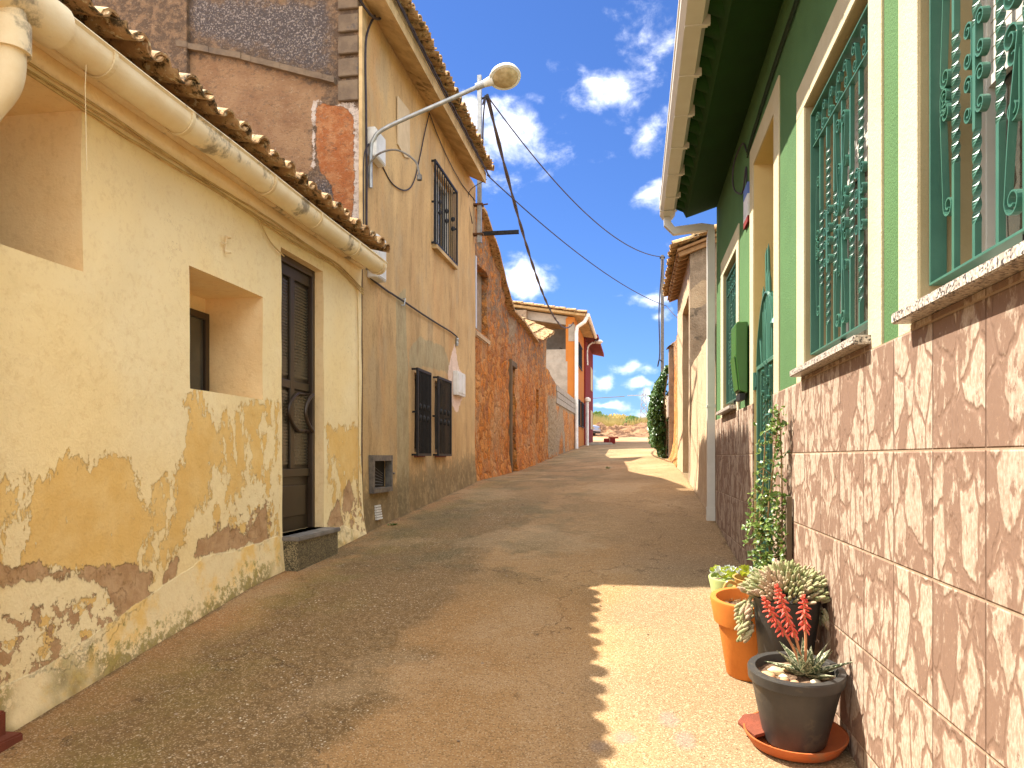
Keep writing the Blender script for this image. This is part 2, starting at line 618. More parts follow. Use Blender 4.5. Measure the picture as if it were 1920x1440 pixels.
def mat_reveal():
    return rough_mat('rough_cream_render', (.86, .62, .32), (.80, .54, .25), 3, 85, .8, .006)


def mat_gable():
    m, s = new_mat('old_mauve_render')
    p = s.pos()
    n1 = s.m('SUBTRACT', s.noise(p, 5, 9, .68), .5)
    n2 = s.m('SUBTRACT', s.noise(p, 20, 6, .7), .5)
    e = s.m('ADD', s.m('MULTIPLY', n1, .35), s.m('MULTIPLY', n2, .15))
    buff = s.sm(s.m('ADD', s.attr('buff'), s.m('MULTIPLY', e, .8)), -.03, .03)  # paler tan areas of the render
    orn = s.sm(s.m('ADD', s.attr('orn'), s.m('MULTIPLY', e, .30)), -.004, .004)
    wht = s.sm(s.m('ADD', s.attr('wht'), s.m('MULTIPLY', e, .35)), -.004, .004)
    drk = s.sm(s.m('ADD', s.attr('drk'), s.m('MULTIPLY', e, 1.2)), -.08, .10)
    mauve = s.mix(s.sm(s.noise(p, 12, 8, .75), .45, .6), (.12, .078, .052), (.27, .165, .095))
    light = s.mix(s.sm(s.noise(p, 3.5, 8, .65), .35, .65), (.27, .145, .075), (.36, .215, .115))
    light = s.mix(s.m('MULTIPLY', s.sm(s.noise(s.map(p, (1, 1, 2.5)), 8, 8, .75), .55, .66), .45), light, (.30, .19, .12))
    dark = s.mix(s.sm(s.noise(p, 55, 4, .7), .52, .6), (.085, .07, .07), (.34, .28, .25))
    orange = s.mix(s.sm(s.noise(p, 7, 8, .75), .42, .6), (.38, .125, .04), (.46, .21, .09))
    orange = s.mix(s.m('MULTIPLY', s.m('SUBTRACT', 1, s.sm(s.vor(s.vm('ADD', p, s.vm('SCALE', s.noisec(p, 8))), 7, 'DISTANCE_TO_EDGE'), .0, .05)), .35), orange, (.22, .085, .03))
    white = s.mix(s.sm(s.noise(p, 15, 5, .7), .5, .62), (.62, .52, .45), (.42, .33, .27))
    c = s.mix(buff, mauve, light)
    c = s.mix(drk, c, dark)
    c = s.mix(wht, c, white)
    c = s.mix(orn, c, orange)
    c = s.mix(s.m('MULTIPLY', s.sm(s.noise(s.map(p, (1, 1, 1.6)), 22, 9, .82), .53, .60), .6), c, (.12, .08, .055))
    c = s.mix(s.m('MULTIPLY', s.sm(s.noise(s.map(p, (1, 1, 1.4), (4, 4, 4)), 30, 9, .8), .56, .63), .5), c, (.50, .37, .25))
    h = s.m('ADD', s.m('ADD', s.noise(p, 22, 7, .7), s.m('MULTIPLY', s.noise(p, 80, 3, .6), .4)), s.m('MULTIPLY', orn, -.5))
    finish(s, c, .95, h, 1.0, .04)
    return m


def mat_tan():
    m, s = new_mat('streaked_tan_plaster')
    p = s.pos()
    st = s.noise(s.map(p, (1, 1.0, .45)), 1.9, 8, .60)
    st2 = s.noise(s.map(p, (1, 1.1, .20), (0, 4, 1)), 1.1, 6, .58)
    c = s.mix(s.sm(st, .22, .78), (.64, .435, .205), (.42, .27, .12))
    c = s.mix(s.m('MULTIPLY', s.sm(st2, .50, .75), .6), c, (.60, .31, .12))
    c = s.mix(s.m('MULTIPLY', s.sm(s.noise(s.map(p, (1, 1.5, .8)), 1.2, 5, .6), .52, .66), .5), c, (.42, .33, .20))
    grn = s.sm(s.m('ADD', s.attr('grn'), s.m('MULTIPLY', s.m('SUBTRACT', st, .5), .25)), -.01, .02)
    c = s.mix(s.m('MULTIPLY', grn, .7), c, s.mix(s.sm(s.noise(s.map(p, (1, 2, 1)), 8, 6, .7), .4, .65), (.40, .35, .21), (.30, .27, .15)))
    pnk = s.sm(s.m('ADD', s.attr('pnk'), s.m('MULTIPLY', s.m('SUBTRACT', s.noise(p, 14, 5, .6), .5), .12)), -.004, .004)
    c = s.mix(pnk, c, (.72, .55, .44))
    low = s.attr('low')
    n = s.noise(p, 7, 9, .75)
    dk = s.sm(s.m('ADD', low, s.m('MULTIPLY', s.m('SUBTRACT', n, .5), 1.1)), .02, .3)
    c = s.mix(s.m('MULTIPLY', dk, .85), c, s.mix(s.sm(n, .45, .6), (.13, .095, .045), (.27, .20, .10)))
    fine = s.sm(s.noise(p, 34, 6, .75), .52, .64)
    c = s.mix(s.m('MULTIPLY', fine, .35), c, (.24, .145, .055))
    c = s.mix(s.m('MULTIPLY', s.sm(s.noise(s.map(p, (1, 1, .30), (9, 1, 4)), 4, 9, .75), .50, .66), .55), c, (.24, .155, .07))
    h = s.m('ADD', s.noise(s.map(p, (1, 1, 1)), 14, 8, .68), s.m('MULTIPLY', s.noise(p, 3, 3, .5), 1.5))
    finish(s, c, .92, h, .6, .01)
    return m


def mat_orange_stone():
    m, s = new_mat('orange_rubble_masonry')
    p = s.pos()
    w = s.vm('ADD', s.map(p, (1, 1, 1.15)), s.vm('SCALE', s.noisec(p, 4, 4, .6)))
    w.node.inputs[1].links and None
    w2 = s.vm('ADD', p, s.vm('MULTIPLY', s.noisec(p, 5, 5, .65), (.22, .22, .22)))
    e = s.vor(w2, 4.6, 'DISTANCE_TO_EDGE')
    cellc = s.sep(s.vor(w2, 4.6, 'F1', 1))[0]
    n = s.noise(p, 14, 8, .72)
    c = s.mix(s.sm(n, .38, .62), (.66, .20, .022), (.56, .235, .055))
    c = s.mix(s.m('MULTIPLY', s.sm(cellc, .55, .8), .35), c, (.60, .34, .13))
    c = s.mix(s.m('MULTIPLY', s.m('SUBTRACT', 1, s.sm(cellc, .1, .3)), .6), c, (.33, .15, .07))
    c = s.mix(s.m('MULTIPLY', s.m('SUBTRACT', 1, s.sm(e, .0, .07)), .65), c, (.16, .075, .03))
    c = s.mix(s.sm(s.noise(p, 30, 8, .75), .63, .72), c, (.60, .42, .22))
    c = s.mix(s.m('MULTIPLY', s.sm(s.noise(p, 17, 9, .75), .57, .64), .7), c, (.14, .055, .02))
    big = s.noise(s.map(p, (1, 1, .6), (2, 2, 2)), 1.1, 6, .65)
    c = s.mix(s.m('MULTIPLY', s.sm(big, .5, .64), .55), c, (.50, .33, .17))
    c = s.mix(s.m('MULTIPLY', s.m('SUBTRACT', 1, s.sm(big, .34, .46)), .6), c, (.25, .095, .03))
    up = s.sm(s.sep(p)[2], 3.2, 4.6)
    c = s.mix(s.m('MULTIPLY', up, s.sm(s.noise(p, 6, 8, .75), .42, .58)), c, (.24, .17, .11))
    gry = s.sm(s.m('ADD', s.attr('gry'), s.m('MULTIPLY', s.m('SUBTRACT', n, .5), 1.0)), -.02, .02)
    c = s.mix(gry, c, s.mix(s.sm(n, .4, .6), (.40, .30, .19), (.33, .24, .14)))
    h = s.m('ADD', s.m('MULTIPLY', s.sm(e, 0, .25), .7), s.m('ADD', s.m('MULTIPLY', n, .9), s.m('MULTIPLY', s.noise(p, 50, 5, .7), .4)))
    finish(s, c, .95, h, 1.0, .05)
    return m


def mat_dado():
    """relief wall tiles printed like split stone: .337 wide and .38 high"""
    m, s = new_mat('stone_relief_wall_tiles')
    p = s.pos()
    x, y, z = s.sep(p)
    ty = s.m('DIVIDE', s.m('SUBTRACT', y, 2.032), .337)
    tz = s.m('DIVIDE', s.m('SUBTRACT', z, E + .02), .38)
    iy = s.m('FLOOR', ty); iz = s.m('FLOOR', tz)
    fy = s.m('FRACT', ty); fz = s.m('FRACT', tz)
    jy = s.m('MULTIPLY', s.m('MINIMUM', fy, s.m('SUBTRACT', 1, fy)), .337)
    jz = s.m('MULTIPLY', s.m('MINIMUM', fz, s.m('SUBTRACT', 1, fz)), .38)
    v = s.comb(s.m('MULTIPLY', iy, 3.7), s.m('ADD', s.m('MULTIPLY', y, 1.0), s.m('MULTIPLY', iy, .13)), s.m('ADD', s.m('MULTIPLY', z, .58), s.m('MULTIPLY', iz, 2.3)))
    wob = s.vm('MULTIPLY', s.vm('SUBTRACT', s.noisec(v, 8, 4, .6), (.5, .5, .5)), (.09, .09, .09))
    vv = s.vm('ADD', v, wob)
    e = s.vor(vv, 8.6, 'DISTANCE_TO_EDGE')
    cc = s.sep(s.vor(vv, 8.6, 'F1', 1))
    body = s.sm(e, .035, .075)
    n = s.noise(s.map(p, (1, 1.2, .7)), 17, 7, .66)
    n2 = s.noise(s.map(p, (1, 1.6, .8)), 60, 5, .65)
    cream = s.sm(s.m('ADD', s.m('ADD', s.m('MULTIPLY', cc[0], .26), s.m('MULTIPLY', n, 1.0)), s.m('MULTIPLY', n2, .22)), .685, .765)
    cm = s.m('MULTIPLY', body, cream)
    base = s.mix(n2, (.165, .098, .066), (.215, .135, .095))
    light = s.mix(s.sm(n2, .35, .65), (.43, .35, .275), (.29, .205, .145))
    c = s.mix(cm, base, light)
    line = s.m('MULTIPLY', s.sm(e, .012, .03), s.m('SUBTRACT', 1, s.sm(e, .045, .07)))
    c = s.mix(s.m('MULTIPLY', line, s.m('MULTIPLY', cream, .3)), c, (.24, .15, .10))
    spk = s.sm(s.noise(p, 90, 3, .6), .62, .7)
    c = s.mix(s.m('MULTIPLY', spk, .35), c, (.35, .22, .14))
    tv = s.n('ShaderNodeTexWhiteNoise', {'Vector': s.comb(iy, iz, 0)}).outputs[0]
    c = s.mix(s.m('MULTIPLY', s.m('SUBTRACT', 1, tv), .16), c, (.16, .09, .06))
    jn = s.m('MULTIPLY', s.m('SUBTRACT', s.noise(p, 40, 4, .6), .5), .004)
    j1 = s.m('SUBTRACT', 1, s.sm(s.m('ADD', jy, jn), .0028, .0050))
    j2 = s.m('SUBTRACT', 1, s.sm(jz, .0022, .0042))
    c = s.mix(s.m('MULTIPLY', j1, .9), c, (.10, .055, .035))
    c = s.mix(s.m('MULTIPLY', j2, .9), c, (.30, .21, .14))  # horizontal joints painted lighter, as grout edges catching the sun
    jj = s.m('MAXIMUM', j1, s.m('SUBTRACT', 1, s.sm(jz, .002, .007)))
    h = s.m('ADD', s.m('MULTIPLY', s.sm(e, .01, .09), .9), s.m('ADD', s.m('MULTIPLY', n, .5), s.m('MULTIPLY', n2, .22)))
    h = s.m('SUBTRACT', h, s.m('MULTIPLY', jj, 1.6))
    finish(s, c, .8, h, .5, .006, spec=.25)
    return m


def mat_street():
    m, s = new_mat('worn_concrete_pavement')
    p = s.pos()
    x, y, z = s.sep(p)
    n = s.noise(p, 1.1, 8, .62)
    n2 = s.noise(s.map(p, (1, 3, 1)), 9, 8, .7)
    c = s.mix(s.sm(n, .35, .65), (.335, .185, .068), (.40, .235, .098))
    c = s.mix(s.m('MULTIPLY', s.sm(n2, .50, .7), .45), c, (.24, .135, .055))
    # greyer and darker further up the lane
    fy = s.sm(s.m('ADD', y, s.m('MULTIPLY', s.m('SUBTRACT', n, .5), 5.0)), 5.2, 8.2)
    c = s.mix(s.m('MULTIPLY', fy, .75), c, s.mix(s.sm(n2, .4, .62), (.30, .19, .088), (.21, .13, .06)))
    # band of exposed aggregate along the cream house
    wx = s.m('ADD', x, s.m('MULTIPLY', s.m('SUBTRACT', s.noise(p, 1.3, 5, .6), .5), 1.0))
    ag = s.m('MULTIPLY', s.sm(wx, -2.45, -2.25), s.m('SUBTRACT', 1, s.sm(wx, -1.30, -1.12)))
    ag = s.m('MULTIPLY', ag, s.m('SUBTRACT', 1, s.sm(y, 9, 13)))
    c = s.mix(s.m('MULTIPLY', ag, .8), c, s.mix(s.sm(s.noise(p, 26, 7, .75), .42, .6), (.095, .06, .02), (.21, .13, .052)))
    st = s.vor(s.vm('ADD', p, s.vm('MULTIPLY', s.noisec(p, 30, 2), (.02, .02, .02))), 50, 'F1', 0)
    sc = s.sep(s.vor(s.vm('ADD', p, s.vm('MULTIPLY', s.noisec(p, 30, 2), (.02, .02, .02))), 50, 'F1', 1))[0]
    dens = s.m('MULTIPLY', ag, s.sm(s.noise(p, 3.2, 6, .65), .44, .60))
    stone = s.m('MULTIPLY', s.m('SUBTRACT', 1, s.sm(st, .22, .34)), s.m('GREATER_THAN', s.m('ADD', sc, s.m('MULTIPLY', dens, .40)), .93))
    c = s.mix(s.m('MULTIPLY', stone, s.sm(dens, .05, .4)), c, (.66, .57, .44))
    # green algae next to the aggregate, rust wash by the wall
    al = s.m('MULTIPLY', s.sm(wx, -2.75, -2.45), s.m('SUBTRACT', 1, s.sm(wx, -2.25, -1.7)))
    c = s.mix(s.m('MULTIPLY', s.m('MULTIPLY', al, s.sm(s.noise(p, 2.2, 7, .7), .40, .58)), .55), c, (.19, .14, .03))
    ru = s.m('SUBTRACT', 1, s.sm(wx, -2.62, -2.36))
    c = s.mix(s.m('MULTIPLY', ru, .55), c, (.36, .17, .06))
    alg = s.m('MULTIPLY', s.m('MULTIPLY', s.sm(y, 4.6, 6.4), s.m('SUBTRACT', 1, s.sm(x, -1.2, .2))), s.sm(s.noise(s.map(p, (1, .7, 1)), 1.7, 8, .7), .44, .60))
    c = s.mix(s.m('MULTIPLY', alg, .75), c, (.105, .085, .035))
    big2 = s.noise(s.map(p, (1, .8, 1), (7, 3, 0)), .75, 5, .6)
    c = s.mix(s.m('MULTIPLY', s.sm(big2, .50, .62), .42), c, (.20, .115, .045))
    c = s.mix(s.m('MULTIPLY', s.m('SUBTRACT', 1, s.sm(big2, .38, .48)), .35), c, (.46, .32, .18))
    scr = s.sm(s.noise(s.map(p, (1.2, 7, 1), (0, 0, 0), (0, 0, .12)), 5, 9, .72), .52, .72)
    c = s.mix(s.m('MULTIPLY', scr, .42), c, (.14, .075, .03))
    lt = s.sm(s.noise(s.map(p, (1.6, 6, 1), (3, 1, 0)), 7, 8, .72), .56, .74)
    c = s.mix(s.m('MULTIPLY', lt, .35), c, (.46, .31, .17))
    dirt = s.sm(s.noise(p, 5, 9, .75), .60, .70)
    c = s.mix(s.m('MULTIPLY', dirt, .4), c, (.17, .115, .06))
    # right hand strip: sunlit tone put into the colour, with blue grey paint smudges
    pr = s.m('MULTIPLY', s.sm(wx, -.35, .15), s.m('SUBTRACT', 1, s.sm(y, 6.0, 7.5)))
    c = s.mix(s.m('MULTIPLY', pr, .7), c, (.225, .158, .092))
    blue = s.sm(s.noise(s.map(p, (1, 1, 1), (3, 1.5, 0)), 4.2, 4, .5), .685, .76)
    ck = s.vor(s.vm('ADD', s.map(p, (.5, .28, .5)), s.vm('MULTIPLY', s.noisec(p, 1.6, 7, .65), (.5, .5, .5))), 1.0, 'DISTANCE_TO_EDGE')
    crack = s.m('MULTIPLY', s.m('SUBTRACT', 1, s.sm(ck, .0, .0022)), s.sm(s.noise(p, .7, 3), .40, .46))
    c = s.mix(s.m('MULTIPLY', crack, .8), c, (.08, .05, .025))
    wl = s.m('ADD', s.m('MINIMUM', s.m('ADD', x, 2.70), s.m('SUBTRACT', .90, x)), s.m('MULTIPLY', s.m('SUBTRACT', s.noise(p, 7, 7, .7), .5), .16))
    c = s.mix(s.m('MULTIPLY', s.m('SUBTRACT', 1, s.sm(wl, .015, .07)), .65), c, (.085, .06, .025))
    grain = s.noise(p, 130, 3, .7)
    c = s.mix(s.m('MULTIPLY', s.sm(grain, .52, .68), .45), c, (.13, .075, .03))
    vs_ = s.vor(p, 170, 'F1', 1)
    sv = s.sep(vs_)
    c = s.mix(s.m('MULTIPLY', s.m('GREATER_THAN', sv[0], .84), .5), c, (.10, .055, .02))
    c = s.mix(s.m('MULTIPLY', s.m('GREATER_THAN', sv[1], .86), .5), c, (.56, .42, .26))
    g2 = s.noise(p, 48, 5, .75)
    c = s.mix(s.m('MULTIPLY', s.sm(g2, .55, .70), .45), c, (.12, .07, .03))
    c = s.mix(s.m('MULTIPLY', s.m('SUBTRACT', 1, s.sm(g2, .30, .42)), .4), c, (.45, .32, .19))
    for (X_, Y_, ra, rb) in ((1170, 1383, .055, .022), (1253, 1348, .05, .03), (1284, 1388, .05, .03), (1120, 1400, .04, .02)):
        gp_ = ground(X_, Y_)
        q_ = s.sep(s.vm('SUBTRACT', s.vm('ADD', p, s.vm('MULTIPLY', s.vm('SUBTRACT', s.noisec(p, 30, 4), (.5, .5, .5)), (.06, .06, 0))), gp_))
        rr_ = s.m('ADD', s.m('POWER', s.m('ABSOLUTE', s.m('DIVIDE', q_[0], ra)), 2), s.m('POWER', s.m('ABSOLUTE', s.m('DIVIDE', q_[1], rb * 3)), 2))
        c = s.mix(s.m('MULTIPLY', s.m('SUBTRACT', 1, s.sm(rr_, .0, 1.5)), .28), c, (.16, .155, .19))
    h = s.m('ADD', s.m('MULTIPLY', grain, .45), s.m('MULTIPLY', s.noise(p, 24, 7, .72), 1.0))
    h = s.m('ADD', h, s.m('MULTIPLY', stone, .5))
    h = s.m('SUBTRACT', h, s.m('MULTIPLY', crack, 1.2))
    finish(s, c, .88, h, .8, .010)
    return m


def mat_granite(name, base, dots, dark, scale=140):
    m, s = new_mat(name)
    p = s.pos()
    v = s.vor(p, scale, 'F1', 1)
    a = s.sep(v)
    c = s.mix(s.sm(a[0], .45, .6), base, dots)
    c = s.mix(s.sm(a[1], .74, .8), c, dark)
    finish(s, c, .35, None, spec=.5)
    return m


def mat_tile_clay():
    m, s = new_mat('lichened_clay_tile')
    p = s.pos()
    n = s.noise(p, 9, 8, .7)
    c = s.mix(s.sm(n, .35, .65), (.40, .225, .10), (.50, .33, .16))
    c = s.mix(s.sm(s.noise(p, 14, 8, .75), .50, .60), c, (.085, .06, .03))
    c = s.mix(s.sm(s.noise(p, 24, 6, .7), .57, .63), c, (.64, .54, .33))
    finish(s, c, .92, s.noise(p, 55, 6, .7), .8, .008)
    return m


M = {}
M['cream'] = mat_cream()
M['reveal'] = mat_reveal()
M['gable'] = mat_gable()
M['tan'] = mat_tan()
M['orange_stone'] = mat_orange_stone()
M['dado'] = mat_dado()
M['street'] = mat_street()
M['tile'] = mat_tile_clay()
M['gutter_cream'] = rough_mat('aged_cream_gutter', (.86, .74, .50), (.80, .65, .40), 4, 70, .3, .004, .7, dark=(.30, .25, .17), dk=.58)
M['strap'] = rough_mat('cream_strap', (.78, .66, .42), (.70, .54, .3), 9, 60, .2)
M['cable_cream'] = rough_mat('painted_cable', (.60, .44, .2), (.48, .33, .14), 12, 60, .2)
M['cable_black'] = rough_mat('black_cable', (.025, .02, .025), (.05, .04, .05), 12, 60, .2, rough=.6)
M['cable_green'] = rough_mat('overpainted_cable', (.012, .028, .010), (.02, .035, .015), 12, 60, .2)
M['door_brown'] = rough_mat('bronze_door_metal', (.026, .017, .008), (.036, .024, .011), 3, 90, .05, rough=.42, spec=.5)
M['door_dark'] = rough_mat('dark_bronze_edge', (.035, .02, .01), (.05, .03, .016), 3, 90, .05, rough=.4, spec=.5)
M['ribbed'] = rough_mat('ribbed_obscure_glass', (.075, .064, .042), (.045, .038, .025), 3, 40, .1, rough=.25, spec=.6)
M['glass_dark'] = rough_mat('dark_window_glass', (.05, .05, .045), (.08, .075, .06), 2, 10, .0, rough=.08, spec=.8)
M['granite_step'] = mat_granite('speckled_dark_granite', (.10, .085, .05), (.26, .22, .13), (.03, .025, .02))
M['granite_sill'] = mat_granite('pink_grey_granite', (.36, .30, .25), (.52, .47, .41), (.07, .06, .055), 150)
M['slab_grey'] = rough_mat('grey_slate_slab', (.16, .15, .14), (.24, .22, .2), 8, 60, .3, rough=.5)
M['iron_black'] = rough_mat('black_painted_iron', (.010, .010, .011), (.018, .018, .019), 20, 60, .1, rough=.55, spec=.3)
M['galv'] = rough_mat('galvanised_steel', (.42, .43, .42), (.30, .31, .31), 14, 50, .15, rough=.45, metal=.55, dark=(.12, .08, .05), dk=.68)
M['lamp_white'] = rough_mat('lamp_white_enamel', (.72, .72, .68), (.60, .58, .52), 8, 60, .1, rough=.4)
M['lamp_glass'] = rough_mat('amber_lamp_glass', (.35, .26, .13), (.5, .4, .24), 14, 30, .2, rough=.15, spec=.7)
M['white_box'] = rough_mat('white_plastic', (.74, .73, .70), (.62, .60, .55), 5, 80, .1, rough=.5)
M['vent_metal'] = rough_mat('weathered_grey_metal', (.20, .18, .15), (.12, .11, .10), 20, 60, .3, rough=.55, metal=.4)
M['void'] = rough_mat('recess_shade', (.02, .017, .013), (.04, .03, .02), 4, 30, .2)
M['eave_cement'] = rough_mat('stained_cement_eave', (.56, .40, .20), (.38, .26, .12), 3.5, 40, .5, .006, dark=(.20, .13, .06), dk=.60)
M['block'] = rough_mat('concrete_block', (.19, .135, .088), (.135, .095, .065), 7, 60, .8, .01, dark=(.10, .08, .07), dk=.6)
M['green_wall'] = rough_mat('light_green_wall_paint', (.072, .155, .052), (.06, .13, .043), 1.6, 90, .8, .006, dark=(.075, .155, .052), dk=.60)
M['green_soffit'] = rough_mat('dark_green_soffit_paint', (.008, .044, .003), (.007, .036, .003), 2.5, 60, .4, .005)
M['green_iron'] = rough_mat('sea_green_enamel_iron', (.042, .135, .095), (.034, .115, .082), 6, 70, .08, .002, .38, spec=.55)
M['green_box'] = rough_mat('leaf_green_paint', (.028, .115, .012), (.025, .10, .010), 6, 60, .1, rough=.42, spec=.5)
M['cream_trim'] = rough_mat('cream_trim_paint', (.52, .455, .30), (.46, .39, .24), 1.4, 60, .8, .006)
M['beige_reveal'] = rough_mat('beige_reveal_paint', (.34, .275, .155), (.30, .24, .13), 2, 80, .4, .004)
M['ochre_reveal'] = rough_mat('ochre_reveal_paint', (.62, .46, .20), (.57, .41, .17), 2, 80, .4, .004)
M['white_frame'] = rough_mat('white_aluminium', (.56, .54, .50), (.52, .50, .46), 6, 80, .02, rough=.35, spec=.5)
M['blind'] = rough_mat('white_roller_blind', (.50, .475, .43), (.44, .415, .37), 3, 30, .02, rough=.5)
M['pipe_grey'] = rough_mat('pale_grey_downpipe', (.60, .575, .51), (.54, .51, .45), 3, 80, .08, rough=.5)
M['gutter_white'] = rough_mat('white_lacquered_gutter', (.62, .58, .49), (.58, .53, .44), 4, 60, .05, rough=.4)
M['beige_wall'] = rough_mat('trowelled_beige_render', (.44, .31, .19), (.53, .39, .245), 5, 34, 1.0, .02, dark=(.36, .24, .14), dk=.62)
M['grey_render'] = rough_mat('rough_grey_brown_render', (.34, .255, .175), (.24, .175, .115), 6, 30, 1.0, .02, dark=(.13, .10, .07), dk=.60)
M['cement'] = rough_mat('grey_cement', (.36, .325, .27), (.28, .25, .205), 3, 40, .5, .006)
M['orange_paint'] = rough_mat('orange_house_paint', (.46, .165, .03), (.42, .15, .027), 1.5, 60, .3, .004)
M['red_paint'] = rough_mat('dark_red_house_paint', (.17, .014, .012), (.15, .012, .01), 1.5, 60, .3, .004)
M['wood'] = rough_mat('sun_dried_wood', (.38, .22, .10), (.28, .155, .07), 9, 50, .5, .005)
M['wood_dark'] = rough_mat('old_grey_door_wood', (.17, .125, .075), (.10, .075, .045), 9, 50, .5, .006, stretch=(1, 1, .15))
M['red_brick'] = rough_mat('dark_red_brick', (.20, .05, .025), (.15, .04, .02), 9, 50, .6, .008)
M['terracotta'] = rough_mat('bright_terracotta', (.58, .19, .030), (.50, .155, .024), 5, 70, .3, .002, .65, dark=(.62, .30, .10), dk=.64, coord='obj')
M['terracotta_rim'] = rough_mat('sun_faded_terracotta_rim', (.66, .25, .045), (.64, .23, .04), 5, 90, .15, .002, .6, coord='obj')
M['saucer_clay'] = rough_mat('red_saucer_clay', (.46, .115, .03), (.38, .09, .025), 6, 70, .3, .002, .6, coord='obj', dark=(.25, .12, .06), dk=.60)
M['pot_dark'] = rough_mat('charcoal_plastic_pot', (.034, .032, .030), (.046, .042, .037), 9, 90, .12, .002, .45, spec=.45, coord='obj', dark=(.085, .07, .05), dk=.57)
M['pot_green'] = rough_mat('pale_green_glazed_pot', (.42, .50, .20), (.38, .46, .18), 6, 60, .1, .002, .5, coord='obj')
M['pot_jug'] = rough_mat('mustard_glazed_jug', (.55, .36, .12), (.40, .23, .07), 6, 60, .1, .002, .35, coord='obj')
M['soil'] = rough_mat('dry_potting_soil', (.10, .055, .032), (.24, .15, .09), 60, 90, 1.0, .012, coord='obj')
M['pebble'] = rough_mat('pale_pebble', (.58, .46, .28), (.42, .28, .16), 14, 60, .3, .002, .7, coord='obj')
M['dirt'] = rough_mat('dry_earth', (.40, .27, .15), (.33, .19, .09), .35, 3, .8, .08, dark=(.26, .13, .06), dk=.58)
M['soil_mound'] = rough_mat('reddish_clod_earth', (.34, .20, .10), (.24, .115, .055), 1.6, 5, 1.0, .3, dark=(.12, .055, .025), dk=.50)
M['car_paint'] = rough_mat('silver_car_paint', (.55, .56, .58), (.52, .53, .55), 1, 20, .0, rough=.25, metal=.5, spec=.6)
M['tyre'] = rough_mat('tyre_rubber', (.02, .02, .02), (.03, .03, .03), 5, 40, .2)
M['rust'] = rough_mat('rust_metal', (.16, .07, .03), (.08, .04, .02), 20, 40, .5)


def leaf_mat(name, c1, c2, c3, rough=.45, trans=.25):
    m, s = new_mat(name)
    p = s.pos()
    f = s.noise(p, 23, 2, .5)
    c = s.mix(s.sm(f, .3, .7), c1, c2)
    c = s.mix(s.sm(s.noise(s.map(p, (1, 1, 1), (5, 3, 1)), 60, 2, .5), .6, .66), c, c3)
    a = s.n('ShaderNodeBsdfPrincipled')
    s.put(a.inputs['Base Color'], c); s.put(a.inputs['Roughness'], rough)
    t = s.n('ShaderNodeBsdfTranslucent')
    s.put(t.inputs[0], c)
    mx = s.n('ShaderNodeMixShader', {0: trans})
    s.L.new(a.outputs[0], mx.inputs[1]); s.L.new(t.outputs[0], mx.inputs[2])
    o = s.n('ShaderNodeOutputMaterial'); s.L.new(mx.outputs[0], o.inputs[0])
    return m


M['ivy'] = leaf_mat('dark_ivy_leaf', (.045, .11, .025), (.09, .17, .04), (.20, .28, .10), .35)
M['rose'] = leaf_mat('shrub_leaf', (.06, .12, .022), (.16, .24, .045), (.34, .36, .08), .4)
M['stem'] = rough_mat('brown_stem', (.20, .12, .06), (.28, .2, .09), 20, 60, .3)
M['cactus'] = leaf_mat('grey_green_cactus', (.17, .19, .075), (.28, .25, .14), (.36, .25, .17), .8, .05)
M['cactus_stem'] = M['cactus']
M['succ_silver'] = leaf_mat('silver_succulent_leaf', (.42, .46, .42), (.55, .58, .53), (.60, .62, .45), .6, .1)
M['succ_lime'] = leaf_mat('lime_leaf', (.34, .44, .03), (.50, .52, .05), (.22, .30, .03), .45, .3)
M['aloe'] = None
M['coral'] = leaf_mat('coral_flower', (.72, .10, .06), (.78, .17, .11), (.60, .05, .06), .5, .3)
M['coral_stalk'] = rough_mat('flower_stalk', (.42, .17, .08), (.5, .22, .1), 9, 40, .2)
M['reed'] = leaf_mat('dry_reed', (.52, .36, .12), (.44, .36, .12), (.22, .30, .07), .7, .3)
M['bush'] = leaf_mat('green_bush_leaf', (.10, .20, .04), (.16, .27, .06), (.26, .30, .09), .6, .3)


def mat_aloe():
    m, s = new_mat('striped_aloe_leaf')
    p = s.obj()
    b = s.sm(s.noise(s.map(p, (1, 1, 1)), 95, 3, .6), .52, .58)
    c = s.mix(b, (.055, .075, .035), (.42, .42, .27))
    e = s.attr('edge')
    c = s.mix(s.sm(e, .80, .9), c, (.55, .50, .34))
    finish(s, c, .5)
    return m


M['aloe'] = mat_aloe()

# ------------------------------------------------------------------ ground
mb = MB()
ysx = list(np.linspace(-5, 14, 153)) + list(np.linspace(14.3, 46, 90))
xsx = np.linspace(-3.1, 1.3, 45)
for yy in ysx:
    for xx in xsx:
        mb.v.append((xx, yy, gz(xx, yy) + .012 * nz(xx, yy, .9) + .004 * nz(xx, yy, 5)))
nx = len(xsx)
mb.f = [(i * nx + j, i * nx + j + 1, (i + 1) * nx + j + 1, (i + 1) * nx + j) for i in range(len(ysx) - 1) for j in range(nx - 1)]
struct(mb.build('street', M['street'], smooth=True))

mb = MB()
xs2 = [-900, -300, -120, -60, -30, -20, -12, -6, -3, 0, 3, 6, 12, 20, 30, 60, 120, 300, 900]
ys2 = list(np.linspace(-40, 40, 41)) + list(np.linspace(42, 100, 59)) + [130, 200, 400, 900, 2500]
for yy in ys2:
    for xx in xs2:
        z = gz(np.clip(xx, -2.7, .876), min(yy, 105)) - (.09 if yy < 45.8 else .0)
        if yy < -6: z = gz(0, -6) - .09 + (yy + 6) * .05
        if 50 < yy < 110: z += .06 * nz(xx, yy, .5)
        mb.v.append((xx, yy, z))
nx = len(xs2)
mb.f = [(i * nx + j, i * nx + j + 1, (i + 1) * nx + j + 1, (i + 1) * nx + j) for i in range(len(ys2) - 1) for j in range(nx - 1)]
struct(mb.build('ground', M['dirt'], smooth=True))

